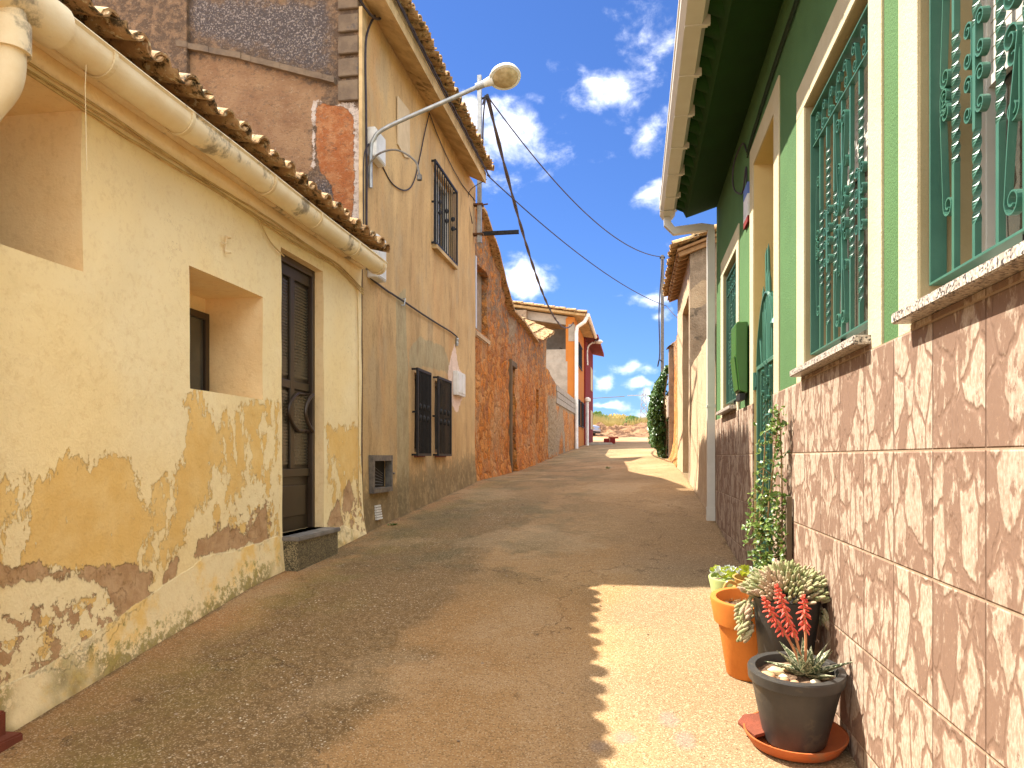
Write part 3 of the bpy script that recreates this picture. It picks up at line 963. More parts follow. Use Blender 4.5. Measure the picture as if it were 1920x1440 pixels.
# soil bank at the end of the lane
mb = MB()
xs3 = np.linspace(-30, 30, 241); ys3 = np.linspace(55, 80, 70)
for yy in ys3:
    for xx in xs3:
        f = math.sin(math.pi * (yy - 55) / 25) ** .7
        st = max(0, min(1, (yy - 64) / 2.0))
        h = (.25 + .45 * abs(nz(xx, yy, .35, 3)) + .5 * nz(xx, yy, 1.1) + .3 * nz(xx, yy, 2.6, 8)) * f * .7 + st * (.75 + .45 * nz(xx, yy, .3, 9) + .3 * nz(xx, yy, 1.5, 2)) * f
        mb.v.append((xx, yy, gz(np.clip(xx, -2.7, .9), yy) - .12 + max(0, h)))
nx = len(xs3)
mb.f = [(i * nx + j, i * nx + j + 1, (i + 1) * nx + j + 1, (i + 1) * nx + j) for i in range(len(ys3) - 1) for j in range(nx - 1)]
struct(mb.build('soil_mound', M['soil_mound'], smooth=True))

# ------------------------------------------------------------------ cream house (left, near)
XL = -2.7
cream = thing('house', 'cream house with peeling yellow paint, deep small windows and a long cream gutter', 'house', (XL, 4, gz(XL, 4)))
DOOR = (5.41, 6.19, E - .615, E + 1.628)
HOL = [(1.9, 3.30, E + .917, E + 1.72, .54), (4.19, 5.11, E + .42, E + 1.175, .46), (*DOOR, .14)]
us = segs(-2.0, 7.12, [h[0] for h in HOL] + [h[1] for h in HOL] + [1.0], .03)
us = np.array([u for u in us if u >= 1.0 or abs(u * 10 - round(u * 10)) < .16])
vs = segs(gz(XL, -2) - .3, E + 2.05, [h[2] for h in HOL] + [h[3] for h in HOL], .03)
mb = MB()
cd = lambda u, v: .016 * nz(u, v, .8, 1) + .008 * nz(u, v, 2.6, 5) + .10 * math.exp(-max(0, v - gz(XL, u)) / .16) * .45 * (1 if u > 6.2 else .5)
uv = facade(mb, lambda u, v, d: (XL - d, u, v), us, vs, HOL, .6, cd)
pts = np.array(uv)
L = lambda pl: [onx(X, Y) for X, Y in pl]
och = region(pts, [L(q) for q in [
    [(-80, 1090), (30, 1060), (52, 960), (58, 905), (115, 868), (200, 855), (248, 855), (252, 900), (268, 940), (290, 960), (300, 985), (262, 1050), (250, 1085), (140, 1072), (60, 1072)],
    [(348, 738), (378, 742), (382, 770), (415, 806), (417, 860), (397, 872), (388, 930), (362, 960), (345, 1010), (300, 1065), (280, 1105), (300, 1030), (322, 970), (332, 890), (352, 820)],
    [(612, 800), (674, 800), (676, 850), (655, 915), (640, 870), (612, 850)],
    [(-60, 950), (20, 935), (30, 960), (0, 990), (-60, 1000)]]])
par = region(pts, [L(q) for q in [
    [(415, 760), (526, 748), (526, 1010), (460, 1010), (390, 1000), (400, 880)],
    [(612, 850), (676, 850), (678, 950), (612, 960)],
    [(-90, 900), (60, 890), (60, 1070), (-90, 1090)],
    [(285, 900), (345, 880), (340, 1040), (262, 1060)]]])
brn = region(pts, [L(q) for q in [
    [(-80, 1085), (0, 1058), (60, 1060), (140, 1072), (200, 1060), (245, 1062), (287, 1072), (282, 1105), (240, 1150), (222, 1150), (196, 1105), (150, 1080), (60, 1088), (0, 1098), (-80, 1120)],
    [(266, 1070), (288, 1112), (232, 1156), (240, 1110)],
    [(303, 1092), (322, 1050), (333, 1043), (330, 1080)],
    [(360, 1048), (372, 1010), (402, 1000), (420, 985), (448, 1004), (470, 1000), (496, 940), (504, 1010), (485, 1028), (470, 1015), (440, 1032), (400, 1038)],
    [(160, 1225), (200, 1185), (222, 1150), (236, 1158), (205, 1200), (165, 1240), (85, 1258), (60, 1240)],
    [(640, 962), (646, 915), (656, 900), (664, 935), (655, 962)], [(612, 978), (636, 935), (642, 985), (612, 985)]]])
mos = region(pts, [L(q) for q in [
    [(-60, 1170), (60, 1140), (150, 1120), (200, 1105), (240, 1110), (225, 1160), (190, 1205), (120, 1235), (70, 1265), (0, 1290), (-60, 1320)],
    [(400, 985), (500, 945), (520, 1000), (430, 1030)], [(620, 960), (676, 900), (678, 1000), (620, 1000)]]])
pln = region(pts, [L([(-200, 1380), (0, 1290), (70, 1256), (100, 1240), (165, 1198), (230, 1150), (290, 1108), (350, 1068), (382, 1042), (440, 1032), (524, 1004), (526, 1300), (-200, 2200)]),
                   L([(612, 1000), (640, 985), (680, 1000), (690, 1100), (612, 1100)])])
hg = np.array([v - gz(XL, u) for u, v in uv])
low = .10 - hg * .9
low = low + np.array([.16 * math.exp(-((u - 3.05) / .35) ** 2) + .07 * math.exp(-((u - 6.6) / .3) ** 2) + .04 * math.exp(-((u - 4.95) / .3) ** 2) for u, v in uv])
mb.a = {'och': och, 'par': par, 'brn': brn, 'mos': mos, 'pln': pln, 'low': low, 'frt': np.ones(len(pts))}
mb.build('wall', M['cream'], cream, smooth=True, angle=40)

# band under the eaves
mb = MB()
mb.box((XL + .0, 1.0, E + 1.87), (XL + .05, 7.10, E + 1.965))
mb.build('cornice', M['gutter_cream'], cream, bevel=.012)

# window in the near bay
def small_window(par_, y0, y1, z0, z1, xb):
    w = MB()
    t = .05
    for a, b in (((y0, z0), (y0 + t, z1)), ((y1 - t, z0), (y1, z1)), ((y0 + t, z0), (y1 - t, z0 + t)), ((y0 + t, z1 - t), (y1 - t, z1)), (((y0 + y1) / 2 - .02, z0 + t), ((y0 + y1) / 2 + .02, z1 - t))):
        w.box((xb + .002, a[0], a[1]), (xb + .035, b[0], b[1]))
    f = w.build('window', M['door_dark'], par_, bevel=.004)
    p = MB(); p.box((xb + .004, y0 + t, z0 + t), (xb + .012, y1 - t, z1 - t))
    p.build('pane', M['glass_dark'], f)
    return f


small_window(cream, 1.92, 3.28, E + .93, E + 1.70, XL - .535)
small_window(cream, 4.20, 5.10, E + .425, E + 1.06, XL - .455)

# door with ribbed glass
y0, y1, z0, z1 = DOOR
xd = XL - .135
w = MB()
w.box((xd - .02, y0, z0), (xd + .004, y1, z1))
door = w.build('door', M['door_brown'], cream)
w = MB()
for a, b in (((y0, z0), (y0 + .05, z1)), ((y1 - .05, z0), (y1, z1)), ((y0 + .05, z1 - .06), (y1 - .05, z1))):
    w.box((xd + .004, *a), (xd + .055, *b))
w.build('door_frame', M['door_dark'], door, bevel=.005)
w = MB()
ym = (y0 + y1) / 2
for (a, b, c, d) in ((y0 + .10, z0 + .12, y1 - .12, z0 + .38),):
    w.box((xd + .004, a, b), (xd + .022, c, d))
w.box((xd + .004, y0 + .05, z0 + .45), (xd + .03, y1 - .05, z0 + .52))
w.box((xd + .004, y0 + .05, z0 + 1.18), (xd + .03, y1 - .05, z0 + 1.25))
w.box((xd + .004, ym - .04, z0 + .52), (xd + .032, ym + .04, z1 - .14))
w.box((xd + .004, y0 + .05, z1 - .15), (xd + .03, y1 - .05, z1 - .06))
w.build('door_rail', M['door_brown'], door, bevel=.006)
for (a, c) in ((y0 + .07, ym - .06), (ym + .06, y1 - .07)):
    for (b, d) in ((z0 + .55, z0 + 1.16), (z0 + 1.28, z1 - .18)):
        w = MB()
        w.box((xd + .004, a, b), (xd + .012, c, d))
        k = b + .01
        while k < d - .012:
            w.box((xd + .012, a, k), (xd + .020, c, k + .012)); k += .026
        w.build('glass_panel', M['ribbed'], door)
w = MB()
hz0, hz1 = E + .22, E + .535
arc = lambda yc, xc, bow, n=14: [(xc, yc - bow * math.sin(math.pi * i / n) ** .8, hz0 + (hz1 - hz0) * i / n) for i in range(n + 1)]
xh = xd + .115
w.tube(arc(y1 - .17, xh, .15), .015, 8)
w.tube([(xd + .02, y1 - .17, hz0), (xh, y1 - .17, hz0)], .014, 8)
w.tube([(xd + .02, y1 - .17, hz1), (xh, y1 - .17, hz1)], .014, 8)
w.tube(arc(y1 - .30, xd + .04, .17), .014, 8)
w.tube([(xd + .04, y1 - .30, hz0), (xd + .04, y1 - .17, hz0)], .012, 8)
w.tube([(xd + .04, y1 - .30, hz1), (xd + .04, y1 - .17, hz1)], .012, 8)
w.build('door_handle', M['door_dark'], door, smooth=True)
w = MB()
w.box((XL - .13, y0 - .01, z0 - .035), (XL + .15, y1 + .02, z0), bev=.006)
stp = w.build('doorstep', M['slab_grey'], cream)
w = MB()
w.box((XL - .05, y0 + .0, z0 - .55), (XL + .13, y1 + .0, z0 - .036))
w.build('step_riser', M['granite_step'], stp)

# gutter, brackets and corner elbow pipe
xg, zg, rg = -2.475, E + 1.86, .082
w = MB()
n = 60
prof = [(rg * math.cos(a), rg * math.sin(a)) for a in np.linspace(R(182), R(372), 13)]
prof += [(rg * math.cos(R(12)) + .012, rg * math.sin(R(12)) + .012), (rg * math.cos(R(12)) + .004, rg * math.sin(R(12)) + .022)]
prof += [((rg - .008) * math.cos(a), (rg - .008) * math.sin(a)) for a in np.linspace(R(368), R(182), 12)]
ysg = np.linspace(.9, 6.98, n)
for yy in ysg:
    for (a, b) in prof:
        w.v.append((xg + a, yy, zg + b + .012 * nz(yy, 0, .8)))
k = len(prof)
w.f = [(i * k + j, i * k + (j + 1) % k, (i + 1) * k + (j + 1) % k, (i + 1) * k + j) for i in range(n - 1) for j in range(k)]
w.add([(xg, 6.98, zg)] + [(xg + a, 6.98, zg + b) for a, b in prof[:14]], [(0, i, i + 1) for i in range(1, 14)])
gut = w.build('gutter', M['gutter_cream'], cream, smooth=True)
for yy in (2.1, 2.85, 3.13, 3.75, 4.70, 5.45, 6.25, 6.9):
    w = MB()
    rr = rg + .006
    pth = [(xg + rr * math.cos(a), yy, zg + rr * math.sin(a)) for a in np.linspace(R(178), R(380), 16)]
    for p, q in zip(pth[:-1], pth[1:]):
        c = (Vector(p) + Vector(q)) / 2; d = (Vector(q) - Vector(p)) / 2
        nn = Vector((-d.z, 0, d.x)).normalized() * .004
        w.obox(c, d * 1.1, (0, .013, 0), nn)
    w.build('bracket', M['strap'], gut)
# big joint rings and downpipe elbow at the near end
w = MB()
ey = 2.62
w.tube([(xg, ey - .28, zg - .0), (xg, ey + .24, zg - .0)], rg + .016, 20)
w.tube(spline([(xg, ey, zg - .04), (xg, ey, zg - .22), (xg - .02, ey, zg - .36), (xg - .10, ey - .02, zg - .48), (XL + .09, ey - .05, zg - .62), (XL + .08, ey - .05, zg - .75), (XL + .08, ey - .05, zg - 3.1)]), .062, 18)
w.tube([(xg, ey, zg - .12), (xg, ey, zg - .24)], .078, 20)
w.build('drainpipe', M['gutter_cream'], cream, smooth=True)
# roof of clay tiles
tiles('roof', M['tile'], cream, .9, 7.05, lambda y: (-2.44, y, E + 1.985 + .012 * nz(y, 0, .8)), (-.95, 0, .30), .205, .078, .42, 10, seed=3)
w = MB()
w.prism([(-2.50, .9, E + 1.955), (-2.50, 7.1, E + 1.955), (-6.3, 7.1, E + 3.15), (-6.3, .9, E + 3.15)], (0, 0, -.05))
w.prism([(-2.70, .9, E + 1.90), (-6.3, .9, E + 3.05), (-6.3, .9, -1), (-2.70, .9, -1)], (0, .1, 0))
w.build('roof_deck', M['reveal'], cream)
# stapled cables below the cornice, loose ties, old hook
def cable_run(par_, pts_, r=.006, mat='cable_cream', name='cable', n=5, wob=.006):
    q = spline(pts_, n)
    q = [p + Vector((0, 0, wob * nz(p.y, p.x, 6, r * 1000))) for p in q]
    mm = MB(); mm.tube(q, r, 6)
    return mm.build(name, M[mat], par_, smooth=True)


xw = XL + .010
for dz, rr in ((0, .007), (-.022, .005), (-.046, .008)):
    cable_run(cream, [(XL + .012, 1.0 + i * .5, E + 1.765 + dz + .008 * math.sin(i * 1.7 + dz * 90)) for i in range(12)] + [(XL + .012, 6.95, E + 1.70 + dz), (XL + .03, 7.08, E + 1.66 + dz)], rr)
cable_run(cream, [(XL + .012, 5.0, E + 1.74), (XL + .014, 5.2, E + 1.60), (XL + .012, 5.42, E + 1.56)], .005)
cable_run(cream, [(XL + .012, 6.95, E + 1.68), (XL + .012, 6.98, E + 1.2), (XL + .012, 6.99, E + .3), (XL + .012, 6.99, E - .5)], .005)
w = MB()
w.tube([(xg + .02, 3.02, zg - rg - .0), (xg + .015, 3.02, zg - rg - .10), (xg + .016, 3.03, zg - rg - .48)], .0022, 5)
w.build('loose_string', M['strap'], gut)
hy, hz_ = onx(420, 458)
w = MB()
w.tube([(xw, hy, hz_ - .05), (xw + .01, hy, hz_ + .05)], .006, 6)
w.tube([(xw, hy, hz_ + .05), (xw + .03, hy + .02, hz_ + .05)], .011, 6)
w.tube([(xw, hy, hz_ - .05), (xw + .03, hy + .02, hz_ - .05)], .011, 6)
w.tube([(xw, hy - .05, hz_), (xw + .01, hy, hz_)], .005, 6)
w.build('wall_hook', M['strap'], cream, smooth=True)

# ------------------------------------------------------------------ tan house with the mauve gable
YG = 7.12
YE = 12.5
XT = XL - .012
tan = thing('house', 'tall tan house with streaked plaster, tiled eave, black window bars and a mauve side wall', 'house', (XT, 10, gz(XT, 10)))
holes_t = []
gl = lambda X0, X1, Yt, Yb: None
W1 = (*sorted((onx(788, 800, -2.63)[0], onx(804, 800, -2.63)[0])), E + .06, E + 1.05)
W2 = (*sorted((onx(826, 800, -2.63)[0], onx(843, 800, -2.63)[0])), E + .06, E + 1.05)
W3 = (onx(820, 400, -2.66)[0], onx(854, 400, -2.66)[0], E + 2.92, E + 3.96)
VN = (onx(695, 890)[0], onx(728, 890)[0], E - .325, E - .04)
holes_t = [(*W1, .20), (*W2, .20), (*W3, .16), (*VN, .2)]
us = segs(YG + .05, YE, [h[0] for h in holes_t] + [h[1] for h in holes_t], .06)
vs = segs(gz(XT, YG) - .3, E + 4.62, [h[2] for h in holes_t] + [h[3] for h in holes_t], .06)
mb = MB()
td = lambda u, v: .02 * nz(u, v, .7, 4) + .006 * nz(u, v, 3, 5) + .035 * math.exp(-max(0, v - gz(XT, u)) / .25)
uv = facade(mb, lambda u, v, d: (XT - d, u, v), us, vs, holes_t, .45, td)
pts = np.array(uv)
grn = region(pts, [L([(744, 560), (764, 540), (768, 980), (746, 980)]), L([(770, 660), (790, 628), (835, 650), (850, 700), (770, 684)])])
pnk = region(pts, [L([(855, 645), (862, 690), (868, 700), (868, 745), (858, 775), (850, 760), (842, 700), (850, 660)])])
low = np.array([.52 - (v - gz(XT, u)) * .8 for u, v in uv])
mb.a = {'grn': grn, 'pnk': pnk, 'low': low}
mb.build('wall', M['tan'], tan, smooth=True, angle=40)
w = MB()
w.prism([(XT - .44, YE - .01, -.5), (-9, YE - .01, -.5), (-9, YE - .01, E + 4.6 + 1.3), (-6, YE - .01, E + 5.6), (XT - .44, YE - .01, E + 4.6)], (0, -.3, 0))
w.build('rear_wall', M['tan'], tan)

# side wall facing down the lane
topg = lambda x: E + 4.62 + min((XT - x) * .32, 1.1)
us = np.linspace(-9.0, XT, 126)
vs = np.linspace(-1.0, E + 5.75, 120)
mb = MB()
uv = facade(mb, lambda u, v, d: (u, YG + d, v), us, vs, [], .049, lambda u, v: .03 * nz(u, v, .9, 7) + .012 * nz(u, v, 4, 7), top=topg)
pts = np.array(uv)
G = lambda pl: [ony(X, Y, YG) for X, Y in pl]
buff = region(pts, [G([(330, 92), (450, 118), (588, 156), (632, 165), (590, 190), (585, 320), (560, 360), (500, 320), (420, 250), (370, 190), (345, 150)]),
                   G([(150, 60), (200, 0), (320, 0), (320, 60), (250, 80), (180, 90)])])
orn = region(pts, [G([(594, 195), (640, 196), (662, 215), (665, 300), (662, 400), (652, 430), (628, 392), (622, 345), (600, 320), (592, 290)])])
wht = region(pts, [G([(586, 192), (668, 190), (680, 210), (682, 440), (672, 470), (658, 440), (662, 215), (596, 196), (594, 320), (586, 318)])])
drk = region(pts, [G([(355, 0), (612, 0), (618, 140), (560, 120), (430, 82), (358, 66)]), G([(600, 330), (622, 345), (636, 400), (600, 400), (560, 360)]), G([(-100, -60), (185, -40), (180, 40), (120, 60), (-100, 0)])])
mb.a = {'buff': buff, 'orn': orn, 'wht': wht, 'drk': drk}
mb.build('gable_wall', M['gable'], tan, smooth=True, angle=40)
# cut-off roof line: sloping render ledge, and the upper pier
w = MB()
pp = [ony(X, Y, YG - .06) for X, Y in ((330, 84), (450, 108), (560, 136), (625, 152))]
for (a, b) in zip(pp[:-1], pp[1:]):
    for k in range(6):
        x0 = a[0] + (b[0] - a[0]) * k / 6; x1 = a[0] + (b[0] - a[0]) * (k + 1.05) / 6
        zz0 = a[1] + (b[1] - a[1]) * k / 6; zz1 = a[1] + (b[1] - a[1]) * (k + 1.05) / 6
        j = .012 * nz(x0, 3, 5)
        w.prism([(x0, YG + .05, zz0 - .01), (x1, YG + .05, zz1 - .01), (x1, YG + .05, zz1 + .05 + j), (x0, YG + .05, zz0 + .05 + j)], (0, -.11 - j * 3, 0))
w.build('ledge', M['block'], tan)
w = MB()
a = ony(185, 60, YG); b = ony(330, 60, YG); c = ony(356, 60, YG)
w.prism([(a[0], YG + .03, 1.5), (c[0], YG + .03, 1.5), (c[0], YG + .03, topg(c[0]) - .03), (a[0], YG + .03, topg(a[0]) - .03)], (0, -.09, 0))
w.a = {k: np.full(len(w.v), q) for k, q in (('buff', -.12), ('orn', -1.), ('wht', -1.), ('drk', -.2))}
pier = w.build('pier', M['gable'], tan)
w = MB()
for i, (ya, yb) in enumerate(((-140, -64), (-62, 18), (22, 60), (64, 102), (105, 144), (147, 190))):
    xa, za = ony(633, yb, YG - .03); xb, zb = ony(671, ya, YG - .03)
    w.box((xa, YG + .02, za + .006), (xb, YG - .022 - .006 * (i % 2), zb - .004), bev=.006)
w.build('corner_blocks', M['block'], tan)
w = MB()
xa, za = ony(672, 460, YG); xb, zb = ony(683, -10, YG)
w.box((xa + .01, YG - .015, za), (XT + .02, YG + .1, E + 4.5))
w.build('corner_strip', M['eave_cement'], tan)

# eave slab, fascia and tiles
w = MB()
XE = -2.42
w.prism([(XE, YG - .12, E + 4.48), (XT, YG - .12, E + 4.62), (XT, YG - .12, E + 4.74), (XE, YG - .12, E + 4.60)], (0, 12.0 - YG + .12, 0))
w.build('eave_slab', M['eave_cement'], tan)
tiles('roof', M['tile'], tan, YG - .1, 12.0, lambda y: (XE + .10, y, E + 4.66), (-.95, 0, .30), .2, .08, .42, 9, seed=5)
w = MB()
w.prism([(XE, YG - .1, E + 4.61), (XE - 3.9, YG - .1, E + 4.61 + 1.23), (XE - 3.9, YG - .1, E + 4.66 + 1.23), (XE, YG - .1, E + 4.66)], (0, 12.1 - YG, 0))
w.build('roof_deck', M['eave_cement'], tan)
w = MB()
for k in range(14):
    yy = YG + k * .36
    w.tube(sag((XE + .03, yy, E + 4.66), (XE + .03, yy + .37, E + 4.66), .02, 5), .014, 6)
w.tube(sag((XE + .04, YG, E + 4.62), (XE + .04, 12.0, E + 4.62), .05, 20), .009, 6)
w.build('eave_cable', M['cable_black'], tan)

# barred windows
def barred(y0, y1, z0, z1, out=.13, n=9, sill=False):
    w = MB()
    w.box((XT - .12, y0, z0), (XT - .06, y0 + .05, z1)); w.box((XT - .12, y1 - .05, z0), (XT - .06, y1, z1)); w.box((XT - .12, y0 + .05, z0), (XT - .06, y1 - .05, z0 + .05)); w.box((XT - .12, y0 + .05, z1 - .05), (XT - .06, y1 - .05, z1))
    w.box((XT - .115, (y0 + y1) / 2 - .02, z0 + .05), (XT - .075, (y0 + y1) / 2 + .02, z1 - .05))
    fr = w.build('window', M['door_dark'] if not sill else M['white_frame'], tan)
    w = MB(); w.box((XT - .105, y0 + .05, z0 + .05), (XT - .095, y1 - .05, z1 - .05)); w.build('pane', M['glass_dark'], fr)
    x1 = XT + out
    a, b = y0 - .10, y1 + .10; c, d = z0 - .03, z1 + .03
    w = MB()
    w.box((x1 - .012, a - .014, c - .016), (x1 + .012, b + .014, c + .016)); w.box((x1 - .012, a - .014, d - .016), (x1 + .012, b + .014, d + .016))
    w.box((x1 - .012, a - .014, c + .016), (x1 + .012, a + .014, d - .016)); w.box((x1 - .012, b - .014, c + .016), (x1 + .012, b + .014, d - .016))
    g = w.build('window_grille', M['iron_black'], tan)
    for zz in (c, (c + d) / 2, d):
        for yy in (a, b):
            w = MB(); w.box((XT - .01, yy - .012, zz - .012), (x1 - .013, yy + .012, zz + .012)); w.build('bracket', M['iron_black'], g)
    for i in range(n):
        yy = a + (b - a) * (i + 1) / (n + 1)
        w = MB()
        w.tube([(x1, yy, c + .01), (x1, yy, d - .01)], .0085, 6)
        if i % 3 == 1:
            zc = (c + d) / 2
            for q in (-1, 1):
                w.lathe([(.001, -.05), (.02, -.025), (.026, 0), (.02, .025), (.001, .05)], (x1, yy, zc + q * .07), 8)
        w.build('bar', M['iron_black'], g, smooth=True)
    if sill:
        w = MB(); w.box((XT - .1, y0 - .08, z0 - .10), (XT + .07, y1 + .08, z0 - .05)); w.build('window_sill', M['eave_cement'], tan)
    return g


barred(W1[0], W1[1], W1[2], W1[3], .075)
barred(W2[0], W2[1], W2[2], W2[3], .075)
barred(W3[0], W3[1], W3[2], W3[3], .05, sill=True)
for (W_) in (W1, W2):
    w = MB(); w.box((XT - .05, W_[0] - .02, W_[2] - .06), (XT + .03, W_[1] + .02, W_[2] - .02)); w.build('window_sill', M['red_brick'], tan)

# fire-box door low on the wall
y0, y1, z0, z1 = VN
w = MB()
for a, b in (((y0 - .03, z0 - .05), (y1 + .03, z0)), ((y0 - .03, z1), (y1 + .03, z1 + .06)), ((y0 - .03, z0), (y0 + .01, z1)), ((y1 - .01, z0), (y1 + .03, z1))):
    w.box((XT - .02, *a), (XT + .055, *b))
for i in range(7):
    w.tube([(XT + .02, y0 + .01, z0 + (z1 - z0) * i / 7), (XT + .02, y0 + .01 + (y1 - y0) * .6, z0 + (z1 - z0) * (i * .6) / 7)], .003, 4)
w.tube([(XT + .05, y1 + .04, (z0 + z1) / 2), (XT + .05, y1 + .09, (z0 + z1) / 2)], .012, 8)
w.build('vent_hatch', M['vent_metal'], tan)
w = MB(); w.box((XT - .05, y0 + .012, z0 + .002), (XT - .03, y1 - .012, z1 - .002)); w.build('hatch_shade', M['void'], tan)  # dark panel stands in for the shade inside the hatch
ya, za = onx(702, 975); yb, zb = onx(712, 945)
w = MB()
for i in range(6): w.box((XT - .01, ya, za + (zb - za) * i / 6), (XT + .045 - .004 * i, yb, za + (zb - za) * (i + .7) / 6))
w.build('drain_vent', M['white_box'], tan)


def wall_box(X0, X1, Y0, Y1, d, name='meter_box', mt='white_box', par_=None):
    a = onx(X0, Y1); b = onx(X1, Y0)
    w = MB(); w.box((XT, a[0], a[1]), (XT + d, b[0], b[1]), bev=.008)
    w.box((XT + d, a[0] + .02, a[1] + .02), (XT + d + .006, b[0] - .02, b[1] - .02))
    return w.build(name, M[mt], par_ or tan)


wall_box(690, 706, 452, 520, .12)
w = MB()
ya, za = onx(851, 740); yb, zb = onx(866, 702)
w.box((XT, ya, za), (XT + .07, yb, zb), bev=.006)
w.box((XT + .07, ya + .03, za + .04), (XT + .078, (ya + yb) / 2 - .02, zb - .04)); w.box((XT + .07, (ya + yb) / 2 + .02, za + .04), (XT + .078, yb - .03, zb - .04))
w.build('meter_box', M['white_box'], tan)
wall_box(690, 710, 262, 292, .09, 'junction_box')
# whitewashed patch strip on upper wall
w = MB()
q = [onx(X, Y) for X, Y in ((744, 180), (766, 208), (767, 297), (757, 294), (744, 270))]
w.prism([(XT + .012, a, b) for a, b in q], (.014, 0, 0))
w.build('plaster_patch', M['cement'] if False else rough_mat('pale_plaster_patch', (.60, .47, .30), (.52, .40, .25), 5, 60, .4), tan)
# cables on the wall
T3 = lambda pl, o=.02: [(XT + o, *onx(X, Y)) for X, Y in pl]
cable_run(tan, T3([(706, 285), (715, 310), (735, 345), (760, 357), (775, 340), (785, 300), (795, 250), (804, 212)]), .008, 'cable_black')
cable_run(tan, T3([(804, 212), (820, 255), (840, 300), (865, 345), (890, 376)]), .007, 'cable_black')
cable_run(tan, T3([(692, 520), (720, 542), (757, 566), (800, 595), (852, 628), (858, 640)]), .011, 'cable_black')
cable_run(tan, T3([(684, 440), (684, 300), (683, 200), (682, 100), (686, 60), (700, 30), (725, 0)], .03), .012, 'cable_black')
cable_run(tan, T3([(680, 430), (680, 300), (690, 270)], .02), .009, 'cable_black')
cable_run(tan, T3([(640, -30), (690, 35), (720, 20), (745, -10)], .08), .014, 'cable_black')
cable_run(tan, [(XE + .01, 12.0, E + 4.55), (XT + .02, 11.9, E + 4.3), (XT + .02, 12.2, E + 3.9)], .007, 'cable_black')
w = MB()
p = T3([(757, 560), (757, 574)], .0)
w.tube([p[0], (p[0][0] + .03, p[0][1], p[0][2]), (p[1][0] + .03, p[1][1] - .04, p[1][2]), (p[1][0], p[1][1] - .06, p[1][2])], .008, 6)
p = T3([(856, 640)], .02)[0]
w.build('cable_bracket', M['galv'], tan)
w = MB(); w.lathe([(.02, -.07), (.026, -.03), (.02, 0), (.03, .03), (.02, .05)], p, 10)
w.build('insulator', M['galv'], tan)
# bent conduit with an empty socket
q = spline([(XT + .02, YG + .12, E + 1.9), (XT + .02, YG + .12, E + 2.8), (XT + .10, YG + .12, E + 3.04), (XT + .32, YG + .12, E + 3.10), (XT + .52, YG + .12, E + 2.98), (XT + .57, YG + .12, E + 2.84)])
w = MB(); w.tube(q, .010, 8); w.lathe([(.012, 0), (.026, -.01), (.028, -.06), (.02, -.065)], (XT + .57, YG + .12, E + 2.84), 12)
w.build('conduit', M['vent_metal'], tan, smooth=True)

# ---- street lamp on the corner of the tan house
lamp = thing('street_lamp', 'white bowl street lamp on a long bent steel arm from the tan house corner', 'street lamp', (XT, YG + .2, E + 3.1))
w = MB()
yl = YG + .17
w.tube(spline([(XT + .04, yl, E + 2.75), (XT + .04, yl, E + 3.1), (XT + .07, yl, E + 3.24), (XT + .22, yl, E + 3.36), (XT + .9, yl, E + 3.60), (XT + 1.18, yl, E + 3.70)]), .021, 12)
w.tube([(XT + 1.14, yl, E + 3.69), (XT + 1.22, yl, E + 3.715)], .034, 12)
w.build('arm', M['galv'], lamp, smooth=True)
lc = Vector((XT + 1.44, yl, E + 3.77))
RL = Matrix.Rotation(R(-26), 3, 'X') @ Matrix.Rotation(R(-10), 3, 'Y')


def lamp_part(name, mt, prof, dz=0):
    w = MB()
    w.lathe(prof, (0, 0, 0), 36)
    w.v = [tuple(lc + .9 * (RL @ Vector((p[0] * (1.0 + .10 * (1 if p[0] < 0 else 0)), p[1] * .92, p[2])))) for p in w.v]
    return w


w = lamp_part('h', None, [(.145, -.020), (.166, -.018), (.170, -.004), (.163, .012), (.150, .045), (.120, .080), (.075, .102), (.030, .110), (.0001, .112)])
w.tube([(XT + 1.20, yl, E + 3.71), (XT + 1.31, yl, E + 3.745)], [.030, .050], 12)
w.build('lamp_head', M['lamp_white'], lamp, smooth=True)
w = lamp_part('l', None, [(.0001, -.052), (.06, -.048), (.11, -.036), (.144, -.016), (.144, -.006), (.0001, -.006)])
w.build('lens', M['lamp_glass'], lamp, smooth=True)

# ---- steel post strapped to the end of the tan house
post = thing('steel_post', 'tall galvanised steel post strapped to the far end of the tan house', 'post', (-2.58, 12.35, E + 3.6))
w = MB()
px_ = -2.60
w.box((px_ - .04, 12.33, E + 3.62), (px_ + .03, 12.40, E + 6.45), bev=.006)
w.build('shaft', M['galv'], post)
w = MB()
for zz in (3.75, 4.25): w.box((px_ - .12, 12.31, E + zz), (px_ + .06, 12.42, E + zz + .03))
w.tube([(px_ + .03, 12.36, E + 4.26), (px_ + .14, 12.36, E + 4.27)], .012, 6)
w.build('strap', M['rust'], post)
w = MB()
w.tube(spline([(px_ + .05, 12.36, E + 5.95), (px_ + .10, 12.36, E + 6.1), (px_ + .06, 12.36, E + 5.7), (px_ + .05, 12.36, E + 4.9), (px_ + .09, 12.36, E + 4.75)]), .014, 6)
w.build('cable', M['cable_black'], post)
w = MB()
w.tube([(px_ + .02, 12.36, E + 6.05), (px_ + .12, 12.36, E + 6.08)], .018, 8)
w.lathe([(.02, -.04), (.035, 0), (.02, .04)], (px_ + .13, 12.36, E + 6.08), 10)
w.build('insulator', M['iron_black'], post)
bar = MB()
ax, az = ony(903, 438, 12.52); bx, bz = ony(973, 436, 12.52)
bar.box((ax, 12.50, az - .03), (bx, 12.515, az + .03))
bar.box((ax, 12.515, az - .032), (bx, 12.55, az - .027))
for k in range(4): bar.lathe([(.001, 0), (.01, .0), (.01, .006), (.001, .006)], (ax + (bx - ax) * (.2 + .22 * k), 12.495, az), 6)
